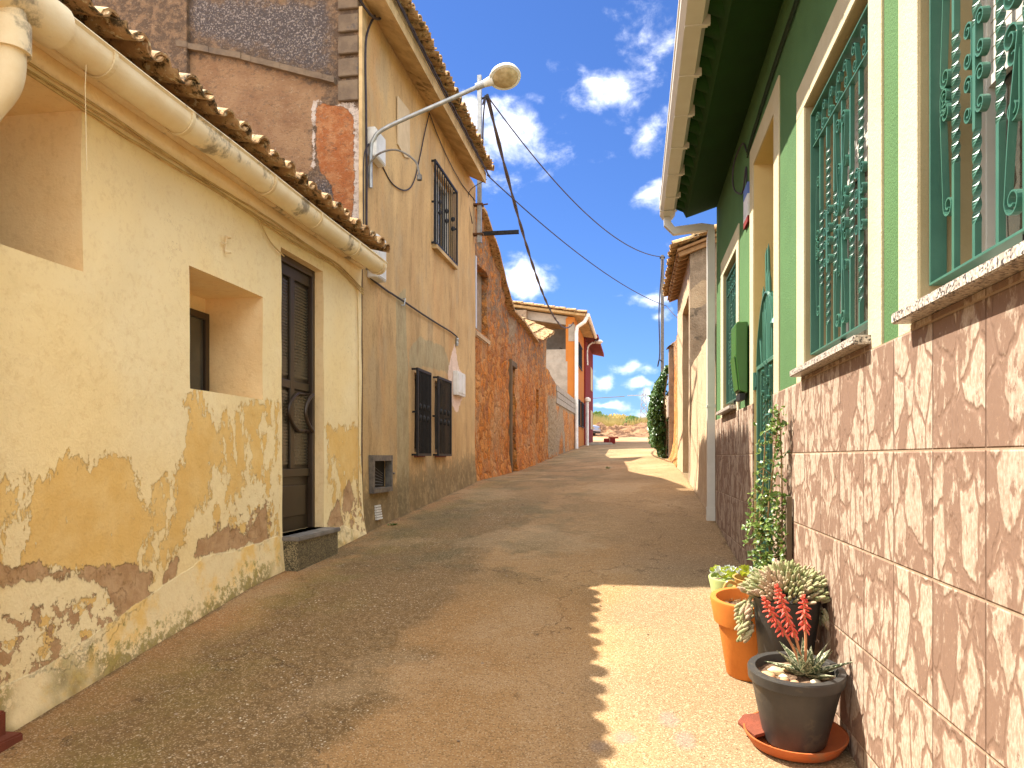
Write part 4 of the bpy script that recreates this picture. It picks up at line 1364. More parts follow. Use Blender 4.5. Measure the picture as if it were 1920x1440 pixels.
tag(bar.build('steel_bar', M['iron_black']), 'black perforated steel bar sticking out over the lane by the steel post', 'steel bar')

# ------------------------------------------------------------------ green house (right, near)
XR = .876
green = thing('house', 'green house with cream window frames, stone look wall tiles and wrought iron window bars', 'house', (XR, 4, gz(XR, 4)))
ZW0, ZW1 = E + .455, E + 1.83
WIN = [(1.40, 2.506), (3.006, 4.10), (6.77, 7.77)]
DR = (4.97, 5.81, gz(XR, 5.4) - .3, E + 2.19)
YR0, YR1 = -1.2, 8.45
HOL = [(a, b, ZW0, ZW1, .23) for a, b in WIN] + [(*DR, .42)]
us = segs(YR0, YR1, [h[0] for h in HOL] + [h[1] for h in HOL], .25)
vs = segs(gz(XR, -1.2) - .4, E + 2.80, [h[2] for h in HOL] + [h[3] for h in HOL], .25)
mb = MB()
facade(mb, lambda u, v, d: (XR + d, u, v), us, vs, HOL, .6)
mb.build('wall', M['green_wall'], green)
# upper wall beyond, closes the house
w = MB()
w.box((XR + .55, YR0, -.6), (7, YR1 - .02, E + 2.75))
w.build('house_core', M['green_wall'], green)


def rect_minus(w, x0, x1, ya, yb, za, zb, holes):
    """slab on a wall, cut around openings"""
    cuts = sorted(set([ya, yb] + [c for h in holes for c in h[:2] if ya < c < yb]))
    for p, q in zip(cuts[:-1], cuts[1:]):
        hs = [h for h in holes if h[0] < (p + q) / 2 < h[1]]
        if not hs: w.box((x0, p, za), (x1, q, zb))
        else:
            h = hs[0]
            if za < h[2]: w.box((x0, p, za), (x1, q, min(h[2], zb)))


w = MB()
ZD = E + .40
for p, q in ((YR0, 4.97), (5.81, YR1)):
    w.box((XR - .014, p, -1.2), (XR + .002, q, ZD))
for a, b in WIN:
    w.box((XR - .014, a - .04, ZD), (XR + .002, b + .045, ZW0 - .034))
w.build('tile_dado', M['dado'], green)
# cream surrounds
def surround(y0, y1, z1, wl, wr, wt, zb, name='window_surround'):
    w = MB()
    o = XR - .010
    w.box((o, y0 - wr, zb), (XR + .003, y0, z1)); w.box((o, y1, zb), (XR + .003, y1 + wl, z1)); w.box((o, y0 - wr, z1), (XR + .003, y1 + wl, z1 + wt))
    return w.build(name, M['cream_trim'], green, bevel=.003)


surround(*WIN[0], ZW1, .17, .15, .16, ZD)
surround(*WIN[1], ZW1, .18, .155, .16, ZD)
surround(*WIN[2], ZW1, .20, .15, .17, ZD)
surround(DR[0], DR[1], DR[3], .17, .17, .16, gz(XR, 5.8) - .0, 'door_surround') if False else surround(DR[0], DR[1], DR[3], .17, .17, .16, ZD, 'door_surround')


def reveal_liner(y0, y1, z0, z1, d, mat='ochre_reveal'):
    w = MB(); t = .004
    w.box((XR - .002, y0, z0), (XR + d, y0 + t, z1)); w.box((XR - .002, y1 - t, z0), (XR + d, y1, z1))
    w.box((XR - .002, y0 + t, z1 - t), (XR + d, y1 - t, z1))
    return w.build('reveal', M[mat], green)


for a, b in WIN: reveal_liner(a, b, ZW0, ZW1, .226, 'beige_reveal')
reveal_liner(DR[0], DR[1], DR[2], DR[3], .41)
w = MB(); w.box((XR + .405, DR[0] + .004, DR[2]), (XR + .416, DR[1] - .004, DR[3] - .004)); w.build('door', M['green_box'], green)
w = MB(); w.box((XR + .1, DR[0] + .004, gz(XR, 5.4) - .1), (XR + .41, DR[1] - .004, gz(XR, 5.4) + .06)); w.build('doorstep', M['granite_sill'], green)
w = MB(); w.box((XR + .24, DR[1] - .012, E + 1.15), (XR + .36, DR[1] - .004, E + 1.38)); w.build('door_plaque', M['red_paint'], green)
# granite sills
for a, b in WIN:
    w = MB(); w.box((XR - .072, a - .04, ZW0 - .032), (XR + .215, b + .045, ZW0 + .002), bev=.004)
    w.build('window_sill', M['granite_sill'], green)

# windows: white sliding frame, blind, glass, net curtain
for i, (a, b) in enumerate(WIN):
    z0, z1 = ZW0 + .01, ZW1 - .005
    x = XR + .168
    w = MB(); t = .045
    w.box((x, a + .005, z0), (x + .045, a + t, z1)); w.box((x, b - t, z0), (x + .045, b - .005, z1)); w.box((x, a + t, z0), (x + .045, b - t, z0 + t)); w.box((x, a + t, z1 - t), (x + .045, b - t, z1))
    m_ = (a + b) / 2
    w.box((x + .005, m_ - .03, z0 + t), (x + .04, m_ + .03, z1 - t))
    fr = w.build('window', M['white_frame'], green, bevel=.003)
    w = MB(); w.box((x + .03, a + t, z0 + t), (x + .036, b - t, z1 - t)); w.build('pane', M['glass_dark'], fr)
    w = MB()
    zb = z0 + (z1 - z0) * (.52 if i == 0 else .70)
    k = z1 - .04
    while k > zb:
        w.box((x + .012, a + t, k - .036), (x + .020, b - t, k), 0)
        w.box((x + .014, a + t, k - .040), (x + .018, b - t, k - .036)); k -= .040
    w.box((x + .006, a + t, k - .03), (x + .024, b - t, k))
    w.build('blind', M['blind'], fr)
    w = MB()
    for yy in (a + t + .02,):
        n = 26; wd = (b - a) / 2 - .12
        for j in range(n):
            p0 = yy + wd * j / n; p1 = yy + wd * (j + 1) / n
            xa = x + .0295 - .0015 * math.sin(j * 1.3); xb = x + .0295 - .0015 * math.sin((j + 1) * 1.3)
            if (j // 9) % 2: continue
            w.add([(xa, p0, z0 + t), (xb, p1, z0 + t), (xb, p1, z1 - t), (xa, p0, z1 - t)], [(0, 1, 2, 3)])
    w.build('net_curtain', M['blind'], fr)


# ---- wrought iron
def curl(c, side, up, r, turns=1.35, n=22):
    """points from the strip end (at c) into a spiral"""
    out = []
    cx = c[0] + side * r
    for i in range(n + 1):
        t = i / n
        ph = turns * 2 * math.pi * t
        rho = r * (1 - .72 * t)
        out.append((cx - side * rho * math.cos(ph) , c[1] + up * rho * math.sin(ph)))
    return out


def ribbon(w, path, x, wd=.020, th=.0045):
    """flat bar standing on edge: path in (along, z)"""
    vs = []
    n = len(path)
    for i, p in enumerate(path):
        a = path[max(0, i - 1)]; b = path[min(n - 1, i + 1)]
        dy, dz = b[0] - a[0], b[1] - a[1]
        l = math.hypot(dy, dz) or 1
        ny, nz_ = -dz / l * th / 2, dy / l * th / 2
        vs += [(x - wd / 2, p[0] - ny, p[1] - nz_), (x + wd / 2, p[0] - ny, p[1] - nz_), (x + wd / 2, p[0] + ny, p[1] + nz_), (x - wd / 2, p[0] + ny, p[1] + nz_)]
    fs = [(i * 4 + k, i * 4 + (k + 1) % 4, (i + 1) * 4 + (k + 1) % 4, (i + 1) * 4 + k) for i in range(n - 1) for k in range(4)]
    fs += [(0, 1, 2, 3), (n * 4 - 4, n * 4 - 3, n * 4 - 2, n * 4 - 1)]
    w.add(vs, fs)


def scroll(w, a, b, sa, sb, r, x, bow=0.0, **k):
    """C or S scroll: from a (lower) to b (upper), curling to side sa / sb"""
    lo = curl(a, sa, -1, r, **k)[::-1]
    hi = curl(b, sb, 1, r, **k)
    mid = [(a[0] + (b[0] - a[0]) * t + bow * math.sin(math.pi * t), a[1] + (b[1] - a[1]) * t) for t in [i / 10 for i in range(1, 10)]]
    ribbon(w, lo + mid + hi, x)


def twist_bar(w, y, z0, z1, x, zones, r=.0085):
    """square bar with twisted zones"""
    lv = [z0]
    ang = [math.pi / 4]
    cur = math.pi / 4
    z = z0
    for (a, b) in zones + [(z1, z1)]:
        if a > z: lv.append(a); ang.append(cur)
        turns = max(1, round((b - a) / .085)) if b > a else 0
        n = turns * 10
        for i in range(1, n + 1):
            lv.append(a + (b - a) * i / n); ang.append(cur + math.pi / 2 * 2 * turns * i / n)
        cur = ang[-1]; z = b
    vs = []
    for zz, t in zip(lv, ang):
        q = r * 1.414
        for k in range(4):
            vs.append((x + q * math.cos(t + k * math.pi / 2), y + q * math.sin(t + k * math.pi / 2), zz))
    n = len(lv)
    fs = [(i * 4 + k, i * 4 + (k + 1) % 4, (i + 1) * 4 + (k + 1) % 4, (i + 1) * 4 + k) for i in range(n - 1) for k in range(4)]
    w.add(vs, fs + [(3, 2, 1, 0), tuple(n * 4 - 4 + k for k in range(4))])


def make_grille(y0, y1, z0, z1, x):
    W = y1 - y0; H = z1 - z0
    G_ = M['green_iron']
    w = MB(); d = .024; t = .008
    w.box((x - d, y0, z0), (x + d, y0 + t, z1)); w.box((x - d, y1 - t, z0), (x + d, y1, z1))
    w.box((x - d, y0 + t, z0), (x + d, y1 - t, z0 + t)); w.box((x - d, y0 + t, z1 - t), (x + d, y1 - t, z1))
    zr = z1 - .17
    w.box((x - .014, y0 + t, zr - .004), (x + .014, y1 - t, zr + .004))
    root = w.build('window_grille', G_, green, bevel=.001)
    # lugs to the wall
    n = 7
    ys = [y0 + W * (i + 1) / (n + 1) for i in range(n)]
    h = zr - z0
    for i, yy in enumerate(ys):
        w = MB()
        zones = [(z0 + h * .10, z0 + h * .34), (z0 + h * .60, z0 + h * .90)] if i % 2 else [(z0 + h * .30, z0 + h * .66)]
        if i == 3: zones = [(z0 + h * .44, z0 + h * .62)]
        twist_bar(w, yy, z0 + t, zr - .004, x, zones)
        w.build('bar', G_, root)
    g = W / (n + 1)
    r = g * .24
    zc = z0 + h * .5
    sets = []
    for side, ya in ((1, y0 + t), (-1, y1 - t)):
        # double C on each outer bay
        yb = ya + side * g * .28
        sets.append([((yb, zc + h * .06), (yb + side * g * .16, zc + h * .30), side, side), ((yb, zc - .02), (yb, zc + .01), side, side)])
        sets.append([((yb + side * g * .16, zc - h * .30), (yb, zc - h * .04), side, side)])
    for k in (1, 5):
        for s_ in (-1, 1):
            sets.append([((ys[k] + s_ * .012, zc + .035), (ys[k] + s_ * .012, zc + .115), s_, s_), ((ys[k] + s_ * .012, zc - .115), (ys[k] + s_ * .012, zc - .035), s_, s_)])
    for grp in sets:
        for a, b, sa, sb in grp:
            w = MB(); scroll(w, a, b, sa, sb, r * (.8 if abs(b[1] - a[1]) < .1 else 1), x)
            w.build('scroll', G_, root)
    # central lyre: tall mirrored strips
    ycn = ys[3]
    for s_ in (-1, 1):
        w = MB()
        scroll(w, (ycn + s_ * g * .62, z0 + h * .09), (ycn + s_ * g * .13, z0 + h * .46), -s_, s_, r * 1.15, x - .006, bow=s_ * .008)
        w.build('scroll', G_, root)
        w = MB()
        scroll(w, (ycn + s_ * g * .13, z0 + h * .56), (ycn + s_ * g * .62, z0 + h * .90), s_, -s_, r * 1.15, x - .006, bow=s_ * .008)
        w.build('scroll', G_, root)
        w = MB()
        scroll(w, (ycn + s_ * g * .16, z0 + h * .60), (ycn + s_ * g * .16, z0 + h * .72), s_, s_, r, x)
        w.build('scroll', G_, root); w = MB()
        scroll(w, (ycn + s_ * g * .16, z0 + h * .30), (ycn + s_ * g * .16, z0 + h * .42), s_, s_, r, x)
        w.build('scroll', G_, root)
    for k in range(8):
        yy = y0 + g * (k + .5)
        w = MB()
        s_ = 1 if k < 4 else -1
        scroll(w, (yy - s_ * r, zr + .045), (yy - s_ * r * .4, z1 - .05), s_, s_, r * .9, x)
        w.build('scroll', G_, root)
    return root


for a, b in WIN:
    make_grille(a + .012, b - .012, ZW0 + .075, ZW1 - .05, XR + .045)
for a, b in WIN:
    w = MB(); w.tube([(XR + .045, (a + b) / 2, ZW0 + .002), (XR + .045, (a + b) / 2, ZW0 + .076)], .012, 8)
    w.build('grille_foot', M['iron_black'], green)

# ---- entrance gate
gy0, gy1 = DR[0] + .03, DR[1] - .03
gzb = gz(XR, 5.7) + .06
gzt = E + .67
x = XR + .03
gate = thing('gate', 'sea green wrought iron gate with reed shaped spikes in the doorway of the green house', 'gate', (x, (gy0 + gy1) / 2, gzb))
w = MB()
t = .03
w.box((x - .02, gy0, gzb), (x + .02, gy0 + t, gzt + .14)); w.box((x - .02, gy1 - t, gzb), (x + .02, gy1, gzt))
w.box((x - .02, gy0 + t, gzb), (x + .02, gy1 - t, gzb + t)); w.box((x - .02, gy0 + t, gzt - t), (x + .02, gy1 - t, gzt))
w.build('frame', M['green_iron'], gate, bevel=.003)
nb = 6
for i in range(nb):
    yy = gy0 + (gy1 - gy0) * (i + 1) / (nb + 1)
    w = MB()
    zn = [(gzb + .15, gzb + .55), (gzb + .95, gzb + 1.35)] if i % 2 == 0 else [(gzb + .45, gzb + .6)]
    twist_bar(w, yy, gzb + t, gzt - t, x, zn, .007)
    w.build('bar', M['green_iron'], gate)
gc = (gy0 + gy1) / 2
for zc in (gzb + .35, gzb + .95, gzb + 1.45):
    for s_ in (-1, 1):
        w = MB()
        scroll(w, (gc + s_ * .03, zc - .12), (gc + s_ * .03, zc - .015), s_, s_, .024, x - .012)
        w.build('scroll', M['green_iron'], gate); w = MB()
        scroll(w, (gc + s_ * .03, zc + .015), (gc + s_ * .03, zc + .12), s_, s_, .024, x - .012)
        w.build('scroll', M['green_iron'], gate); w = MB()
        scroll(w, (gc + s_ * .17, zc - .07), (gc + s_ * .17, zc + .07), -s_, -s_, .022, x - .012)
        w.build('scroll', M['green_iron'], gate)
w = MB()
arcp = [(gy0 + .02 + (gy1 - gy0 - .04) * i / 24, gzt + .47 * math.sin(math.pi * i / 24) ** .62) for i in range(25)]
ribbon(w, arcp, x, .05, .012)
w.build('arch', M['green_iron'], gate)
for (dy, zt, ln) in ((-.17, .44, .018), (-.10, .60, .01), (-.05, .80, .012), (.0, .64, 0), (.05, .79, -.008), (.11, .47, -.012), (.18, .55, -.02), (.26, .30, .07), (-.25, .26, -.05), (-.31, .16, -.08), (.02, .40, .03)):
    w = MB()
    w.tube([(x, gc + dy, gzt), (x, gc + dy + ln * .5, gzt + zt * .55), (x - .005, gc + dy + ln, gzt + zt - .05), (x - .005, gc + dy + ln * 1.1, gzt + zt)], [.008, .012, .010, .001], 6)
    w.build('spike', M['green_iron'], gate, smooth=True)
w = MB(); w.lathe([(.012, -.06), (.034, -.03), (.046, 0), (.034, .03), (.008, .05)], (x - .01, gy0 + .012, gzt + .19), 14); w.build('ball', M['green_iron'], gate, smooth=True)
for zz in (gzb + .1, gzb + 1.42):
    w = MB(); w.tube([(x - .03, gy1 + .012, zz), (x - .03, gy1 + .012, zz + .13)], .014, 10); w.box((x - .03, gy1 - .02, zz + .02), (x - .01, gy1 + .028, zz + .11)); w.build('hinge', M['green_iron'], gate)
w = MB(); w.tube([(x - .035, gy0 + .10, gzb + 1.20), (x - .045, gy0 + .20, gzb + 1.20), (x - .035, gy0 + .30, gzb + 1.19)], .009, 8); w.build('handle', M['green_iron'], gate, smooth=True)

# ---- letter box
lby0, lby1 = 6.05, 6.33
lb = thing('letter_box', 'leaf green metal letter box with a tapered lower half by the gate', 'letter box', (XR, 6.2, E + .5))
w = MB()
pr = [(XR - .012, E + 1.06), (XR - .095, E + 1.06), (XR - .105, E + 1.04), (XR - .105, E + .80), (XR - .075, E + .52), (XR - .012, E + .50)]
w.prism([(a, lby0, b) for a, b in pr], (0, lby1 - lby0, 0))
w.build('box', M['green_box'], lb, bevel=.008)
w = MB(); w.prism([(XR - .108, lby0 + .02, E + .79), (XR - .079, lby0 + .02, E + .53), (XR - .085, lby0 + .02, E + .53), (XR - .114, lby0 + .02, E + .79)], (0, lby1 - lby0 - .04, 0)); w.build('front_flap', M['green_box'], lb)
w = MB(); w.box((XR - .07, lby0 + .03, E + .45), (XR - .03, lby1 - .03, E + .502)); w.build('lower_slot', M['iron_black'], lb)

# ---- house plate with blue top and red lower edge
hp = thing('house_plate', 'small white wall plate with blue and red printing under the green eave', 'wall plate', (XR, 6.1, E + 1.9))
y0, y1, z0, z1 = 6.02, 6.24, E + 1.83, E + 2.14
for nm, za, zb, mt in (('plate', z0 + .05, z1 - .09, 'white_box'), ('top_band', z1 - .09, z1, None), ('lower_band', z0, z0 + .05, 'red_paint')):
    w = MB(); w.box((XR - .02, y0, za), (XR - .001, y1, zb))
    w.build(nm, M[mt] if mt else rough_mat('blue_print', (.10, .16, .42), (.13, .2, .45), 8, 60, .05), hp)

# ---- eave: soffit, fascia, gutter, pipe, roof tiles
w = MB()
w.prism([(XR + .02, YR0, E + 2.75), (.549, YR0, E + 2.64), (.47, YR0, E + 2.80), (.45, YR0, E + 2.87), (XR + .02, YR0, E + 2.98)], (0, YR1 + .0 - YR0, 0))
w.build('eave', M['green_soffit'], green)
w = MB()
nn = int((YR1 - YR0) / .02)
for i in range(nn + 1):
    yy = YR0 + (YR1 - YR0) * i / nn
    ph = ((yy - YR0) / .24) % 1.0
    d_ = .075 * math.sqrt(max(0, 1 - ((ph - .5) / .42) ** 2))
    w.v += [(.425, yy, E + 2.80 - d_), (.548, yy, E + 2.745 - d_)]
w.f = [(2 * i, 2 * i + 1, 2 * i + 3, 2 * i + 2) for i in range(nn)]
w.build('tile_undersides', M['green_soffit'], green, smooth=True)
tiles('roof', M['tile'], green, YR0, YR1, lambda y: (.40, y, E + 2.80), (.95, 0, .30), .21, .075, .42, 8, seed=9)
w = MB(); w.prism([(.44, YR0, E + 2.885), (4.4, YR0, E + 4.14), (4.4, YR0, E + 4.18), (.44, YR0, E + 2.90)], (0, YR1 - YR0, 0)); w.prism([(XR + .1, YR1 - .1, E + 2.7), (6.9, YR1 - .1, E + 2.7), (4.4, YR1 - .1, E + 4.1)], (0, .08, 0)); w.build('roof_deck', M['green_wall'], green)
w = MB()
gp = [(.285, 2.825), (.262, 2.83), (.262, 2.805), (.272, 2.795), (.272, 2.775), (.268, 2.76), (.268, 2.72), (.300, 2.675), (.405, 2.675), (.435, 2.72), (.435, 2.86), (.429, 2.86), (.429, 2.722), (.402, 2.681), (.303, 2.681), (.276, 2.722), (.276, 2.80), (.285, 2.81)]
k = len(gp); yy_ = [YR0, 1, 3, 5, 7, YR1 + .14]
for y_ in yy_:
    for a, b in gp: w.v.append((a, y_, E + b))
w.f = [(i * k + j, i * k + (j + 1) % k, (i + 1) * k + (j + 1) % k, (i + 1) * k + j) for i in range(len(yy_) - 1) for j in range(k)]
w.prism([(a, YR1 + .14, E + b) for a, b in gp[1:11]], (0, .012, 0))
gg = w.build('gutter', M['gutter_white'], green)
for yy in np.arange(.4, 8.4, .62):
    w = MB(); w.box((.30, yy, E + 2.668), (.44, yy + .035, E + 2.676)); w.prism([(.40, yy, E + 2.675), (.455, yy, E + 2.675), (.455, yy, E + 2.78)], (0, .03, 0)); w.build('bracket', M['gutter_white'], gg)
w = MB()
w.box((.262, 8.25, E + 2.665), (.442, 8.29, E + 2.67)); w.box((.258, 8.25, E + 2.67), (.268, 8.29, E + 2.84))
w.build('gutter_joint', M['gutter_white'], gg)
w = MB()
yp = 8.52
w.tube([(.35, yp, E + 2.70), (.35, yp, E + 2.60), (.42, yp, E + 2.52), (.72, yp, E + 2.545), (XR - .055, yp, E + 2.535), (XR - .055, yp, E + 2.42), (XR - .055, yp, gz(XR, yp) + .16), (XR - .055, yp, gz(XR, yp) - .05)], .058, 4, sq=True)
w.box((XR - .055 - .048, yp - .048, gz(XR, yp) - .05), (XR - .055 + .048, yp + .048, gz(XR, yp) + .15))
w.box((XR - .055 - .047, yp - .047, E + .55), (XR - .055 + .047, yp + .047, E + .575))
w.build('downpipe', M['pipe_grey'], green)
for dz, xo in ((0, .010), (.022, .012), (-.02, .010)):
    cable_run(green, [(XR - xo, 1.0, E + 2.60 + dz), (XR - xo, 2.4, E + 2.55 + dz), (XR - xo, 3.6, E + 2.50 + dz), (XR - xo, 4.8, E + 2.47 + dz), (XR - xo, 5.6, E + 2.43 + dz), (XR - xo, 6.1, E + 2.38 + dz)], .0065, 'cable_green')
cable_run(green, [(XR - .012, 6.1, E + 2.4), (XR - .02, 6.3, E + 2.55), (XR - .05, 6.6, E + 2.5), (XR - .05, 6.6, E + 2.3), (XR - .02, 6.3, E + 2.15), (XR - .012, 6.15, E + 2.3), (XR - .012, 6.1, E + 2.0)], .007, 'cable_black')

# ------------------------------------------------------------------ beige buildings further up on the right
bw = thing('wall', 'low sunlit beige rendered wall beyond the green house downpipe', 'wall', (XR, 10.5, gz(XR, 10.5)))
us = segs(YR1 + .12, 12.55, [10.4], .08); vs = segs(gz(XR, 9) - .3, E + 1.48, [], .08)
mb = MB(); facade(mb, lambda u, v, d: (XR + .02 + d, u, v), us, vs, [], .22, lambda u, v: .02 * nz(u, v, 1.5, 3) + (.025 if u < 10.4 else 0) + .03 * math.exp(-max(0, v - gz(XR, u)) / .2))
mb.build('render_face', M['beige_wall'], bw, smooth=True, angle=40)

bb = thing('house', 'beige gateway building with tiled eave on wooden boards beyond the green house', 'house', (XR, 14, gz(XR, 14)))
us = segs(12.55, 16.2, [12.78, 14.6], .10); vs = segs(gz(XR, 12) - .3, E + 3.33, [E + 2.72], .10)
mb = MB(); facade(mb, lambda u, v, d: (XR + d, u, v), us, vs, [(12.78, 14.6, vs[0], E + 2.72, .55)], .9, lambda u, v: .02 * nz(u, v, 1.2, 13))
mb.build('street_wall', M['beige_wall'], bb, smooth=True, angle=40)
w = MB()
topb = lambda x: E + 3.33 + (x - XR) * .36
us = np.linspace(XR + .0, 5.5, 50); vs = np.linspace(-.5, E + 5.1, 60)
facade(w, lambda u, v, d: (u, 12.54 + d, v), us, vs, [], .3, lambda u, v: .03 * nz(u, v, 1.5, 23) + .01 * nz(u, v, 6, 2), top=topb)
w.build('end_wall', M['grey_render'], bb, smooth=True, angle=40)
w = MB()
w.prism([(.665, 12.35, E + 3.33), (5.6, 12.35, E + 5.10), (5.6, 12.35, E + 5.14), (.665, 12.35, E + 3.37)], (0, 3.9, 0))
w.build('roof_boards', M['wood'], bb)
for i in range(13):
    yy = 12.42 + i * .3
    w = MB(); w.prism([(.68, yy, E + 3.325), (1.4, yy, E + 3.583), (1.4, yy, E + 3.51), (.70, yy, E + 3.26)], (0, .07, 0)); w.build('rafter', M['wood'], bb)
tiles('roof', M['tile'], bb, 12.32, 16.2, lambda y: (.60, y, E + 3.37), (.94, 0, .337), .21, .08, .42, 13, seed=21)
w = MB(); w.box((XR + .5, 12.8, -.2), (XR + .54, 14.58, E + 2.7)); w.build('gate_door', M['wood_dark'], bb)

ow = thing('wall', 'narrow sunlit orange wall between the beige gateway and the concrete pillar', 'wall', (.98, 18, gz(.98, 18)))
us = segs(16.2, 20.0, [], .15); vs = segs(gz(.9, 16) - .3, E + 2.95, [], .15)
mb = MB(); facade(mb, lambda u, v, d: (.99 + d, u, v), us, vs, [], .3, lambda u, v: .03 * nz(u, v, 1.5, 33) + .15 * math.exp(-max(0, v - gz(.9, u)) / .25))
mb.a = {'gry': np.full(len(us) * len(vs), -1.0)}
mb.build('wall_face', M['orange_stone'], ow, smooth=True, angle=40)
pl = thing('pillar', 'rough concrete pillar with a clay tile cap beside the ivy', 'pillar', (.96, 20.1, gz(.9, 20)))
w = MB(); w.box((.86, 20.02, gz(.9, 20) - .2), (1.06, 20.3, E + 2.92), bev=.015); w.build('shaft', M['grey_render'], pl)
w = MB(); w.prism([(.80, 19.95, E + 2.86), (.96, 19.95, E + 3.0), (1.12, 19.95, E + 3.02), (1.12, 19.95, E + 2.92), (.86, 19.95, E + 2.92)], (0, .42, 0)); w.build('cap', M['tile'], pl)
w = MB(); w.box((.82, 20.05, E + 1.05), (.86, 20.3, E + 1.6), bev=.006); w.build('meter_box', M['white_box'], pl)
bk = thing('wall', 'cream rendered wall running on behind the ivy', 'wall', (.95, 23, gz(.9, 23)))
us = segs(20.31, 27, [], .3); vs = segs(gz(.9, 20) - .3, E + 1.9, [], .3)
mb = MB(); facade(mb, lambda u, v, d: (.92 + d, u, v), us, vs, [], .3, lambda u, v: .02 * nz(u, v, 1.5, 43))
mb.build('wall_face', M['beige_wall'], bk, smooth=True)


# ------------------------------------------------------------------ leaves
def add_leaf(w, p, d, n, L, Wd, fold=.25, curve=.2):
    d = Vector(d).normalized(); n = Vector(n)
    s_ = d.cross(n)
    if s_.length < 1e-4: s_ = d.orthogonal()
    s_.normalize(); n = s_.cross(d).normalized()
    p = Vector(p)
    a = p; b1 = p + d * L * .35 + s_ * Wd * .5 + n * Wd * fold; b2 = p + d * L * .35 - s_ * Wd * .5 + n * Wd * fold
    m1 = p + d * L * .4; c1 = p + d * L * .72 + s_ * Wd * .38 + n * (Wd * fold * .7 - curve * L * .2); c2 = p + d * L * .72 - s_ * Wd * .38 + n * (Wd * fold * .7 - curve * L * .2)
    m2 = p + d * L * .74 - n * curve * L * .2; t = p + d * L - n * curve * L * .5
    w.add([a, b1, m1, b2, c1, m2, c2, t], [(0, 1, 2), (0, 2, 3), (1, 4, 5, 2), (2, 5, 6, 3), (4, 7, 5), (5, 7, 6)])


rn = random.Random(11)
ivy = thing('ivy', 'tall dark green ivy climbing beside the concrete pillar', 'ivy', (.75, 21, gz(.7, 21)))
w = MB()
for i in range(6500):
    z = rn.random() ** .9
    zz = gz(.7, 21) + .05 + z * 2.45
    prof_ = .50 * math.sin(math.pi * min(1, .16 + z * .78)) ** .7 * (1 if z > .12 else .6) * (1 if z < .82 else (1 - z) / .18 * .6 + .4)
    yy = 20.3 + rn.random() * 2.4
    clump = .10 * nz(yy, zz, 3.2, 5) + .05 * nz(yy, zz, 9, 5)
    ex = .90 - (prof_ + clump) * (rn.random() ** .35)
    if rn.random() < .07: ex -= rn.random() * .06
    nrm = Vector((-1, rn.uniform(-1.2, .6), rn.uniform(-.2, 1)))
    add_leaf(w, (ex, yy, zz), (rn.uniform(-.6, .2), rn.uniform(-1, .7), -1 + rn.uniform(-.2, .7)), nrm, rn.uniform(.07, .12), rn.uniform(.06, .10))
w.build('foliage', M['ivy'], ivy)
w = MB()
for i in range(7):
    x0 = .83 + rn.uniform(-.03, .04); y0 = 20.45 + i * .3
    w.tube(spline([(x0 - .05, y0, gz(.8, 21) - .05), (x0, y0 + .1, E + .7), (x0 - .08, y0 - .08, E + 1.5), (x0, y0, E + 2.2)]), .018, 6)
w.build('trunk', M['stem'], ivy)

# ------------------------------------------------------------------ telegraph pole
tp = thing('telegraph_pole', 'slim dark steel telegraph pole rising behind the ivy', 'pole', (.80, 23.2, gz(.8, 23)))
w = MB(); w.tube([(.80, 23.2, gz(.8, 23) - .2), (.80, 23.2, E + 6.15)], .05, 12); w.build('shaft', M['vent_metal'], tp, smooth=True)
w = MB(); w.tube([(.72, 23.2, E + 6.08), (.88, 23.2, E + 6.08)], .035, 8); w.build('top_clamp', M['iron_black'], tp)
w = MB(); w.tube(spline([(.80, 23.12, E + 6.0), (.70, 23.12, E + 4.5), (.72, 23.12, E + 3.2), (.66, 23.12, E + 2.75), (.70, 23.12, E + 2.95), (.80, 23.12, E + 2.9)]), .018, 6); w.build('cable', M['cable_black'], tp)

# ------------------------------------------------------------------ old orange masonry wall (left, beyond the tan house)
XO = -2.74
ob = thing('stone_wall', 'crumbling orange rubble masonry building with a narrow wooden door', 'old building', (XO, 17, gz(XO, 17)))
prof_px = [(893, 392), (901, 404), (926.7, 480), (938, 529), (954.5, 584.5), (975.6, 607), (1002, 643), (1024, 629)]
pp = [onx(X, Y, XO) for X, Y in prof_px]
yE = pp[-1][0]
pp2 = pp + [(yE + .01, onx(1024, 687, XO)[1]), onx(1043, 722, XO)]
yF = pp2[-1][0]
topo = lambda u: float(np.interp(u, [p[0] for p in pp2], [p[1] for p in pp2])) + .03 * nz(u, 0, 3)
dY0, dY1 = onx(954.5, 800, XO)[0], onx(966, 800, XO)[0]
dZ = onx(966, 682, XO)[1]
wy0, wy1 = onx(1004, 760, XO)[0], onx(1010, 760, XO)[0]
wz0, wz1 = onx(1007, 795, XO)[1], onx(1007, 730, XO)[1]
sy1 = onx(914, 560, XO)[0]
sz1 = onx(914, 520, XO)[1]; sz0 = onx(914, 634, XO)[1]
HO = [(dY0, dY1, gz(XO, 17) - .5, dZ, .16), (wy0, wy1, wz0, wz1, .2), (12.7, sy1, sz0, sz1, .18)]
us = segs(12.5, yF, [h[0] for h in HO] + [h[1] for h in HO], .075)
vs = segs(gz(XO, 12.5) - .5, max(p[1] for p in pp2) + .1, [h[2] for h in HO] + [h[3] for h in HO], .075)
mb = MB()
od = lambda u, v: .05 * nz(u, v, 1.1, 7) + .035 * nz(u, v, 3.4, 2) + .022 * nz(u, v, 8, 3) + .06 * math.exp(-max(0, v - gz(XO, u)) / .3)
uv = facade(mb, lambda u, v, d: (XO - d, u, v), us, vs, HO, .45, od, top=topo)
pts = np.array(uv)
LO = lambda pl: [onx(X, Y, XO) for X, Y in pl]
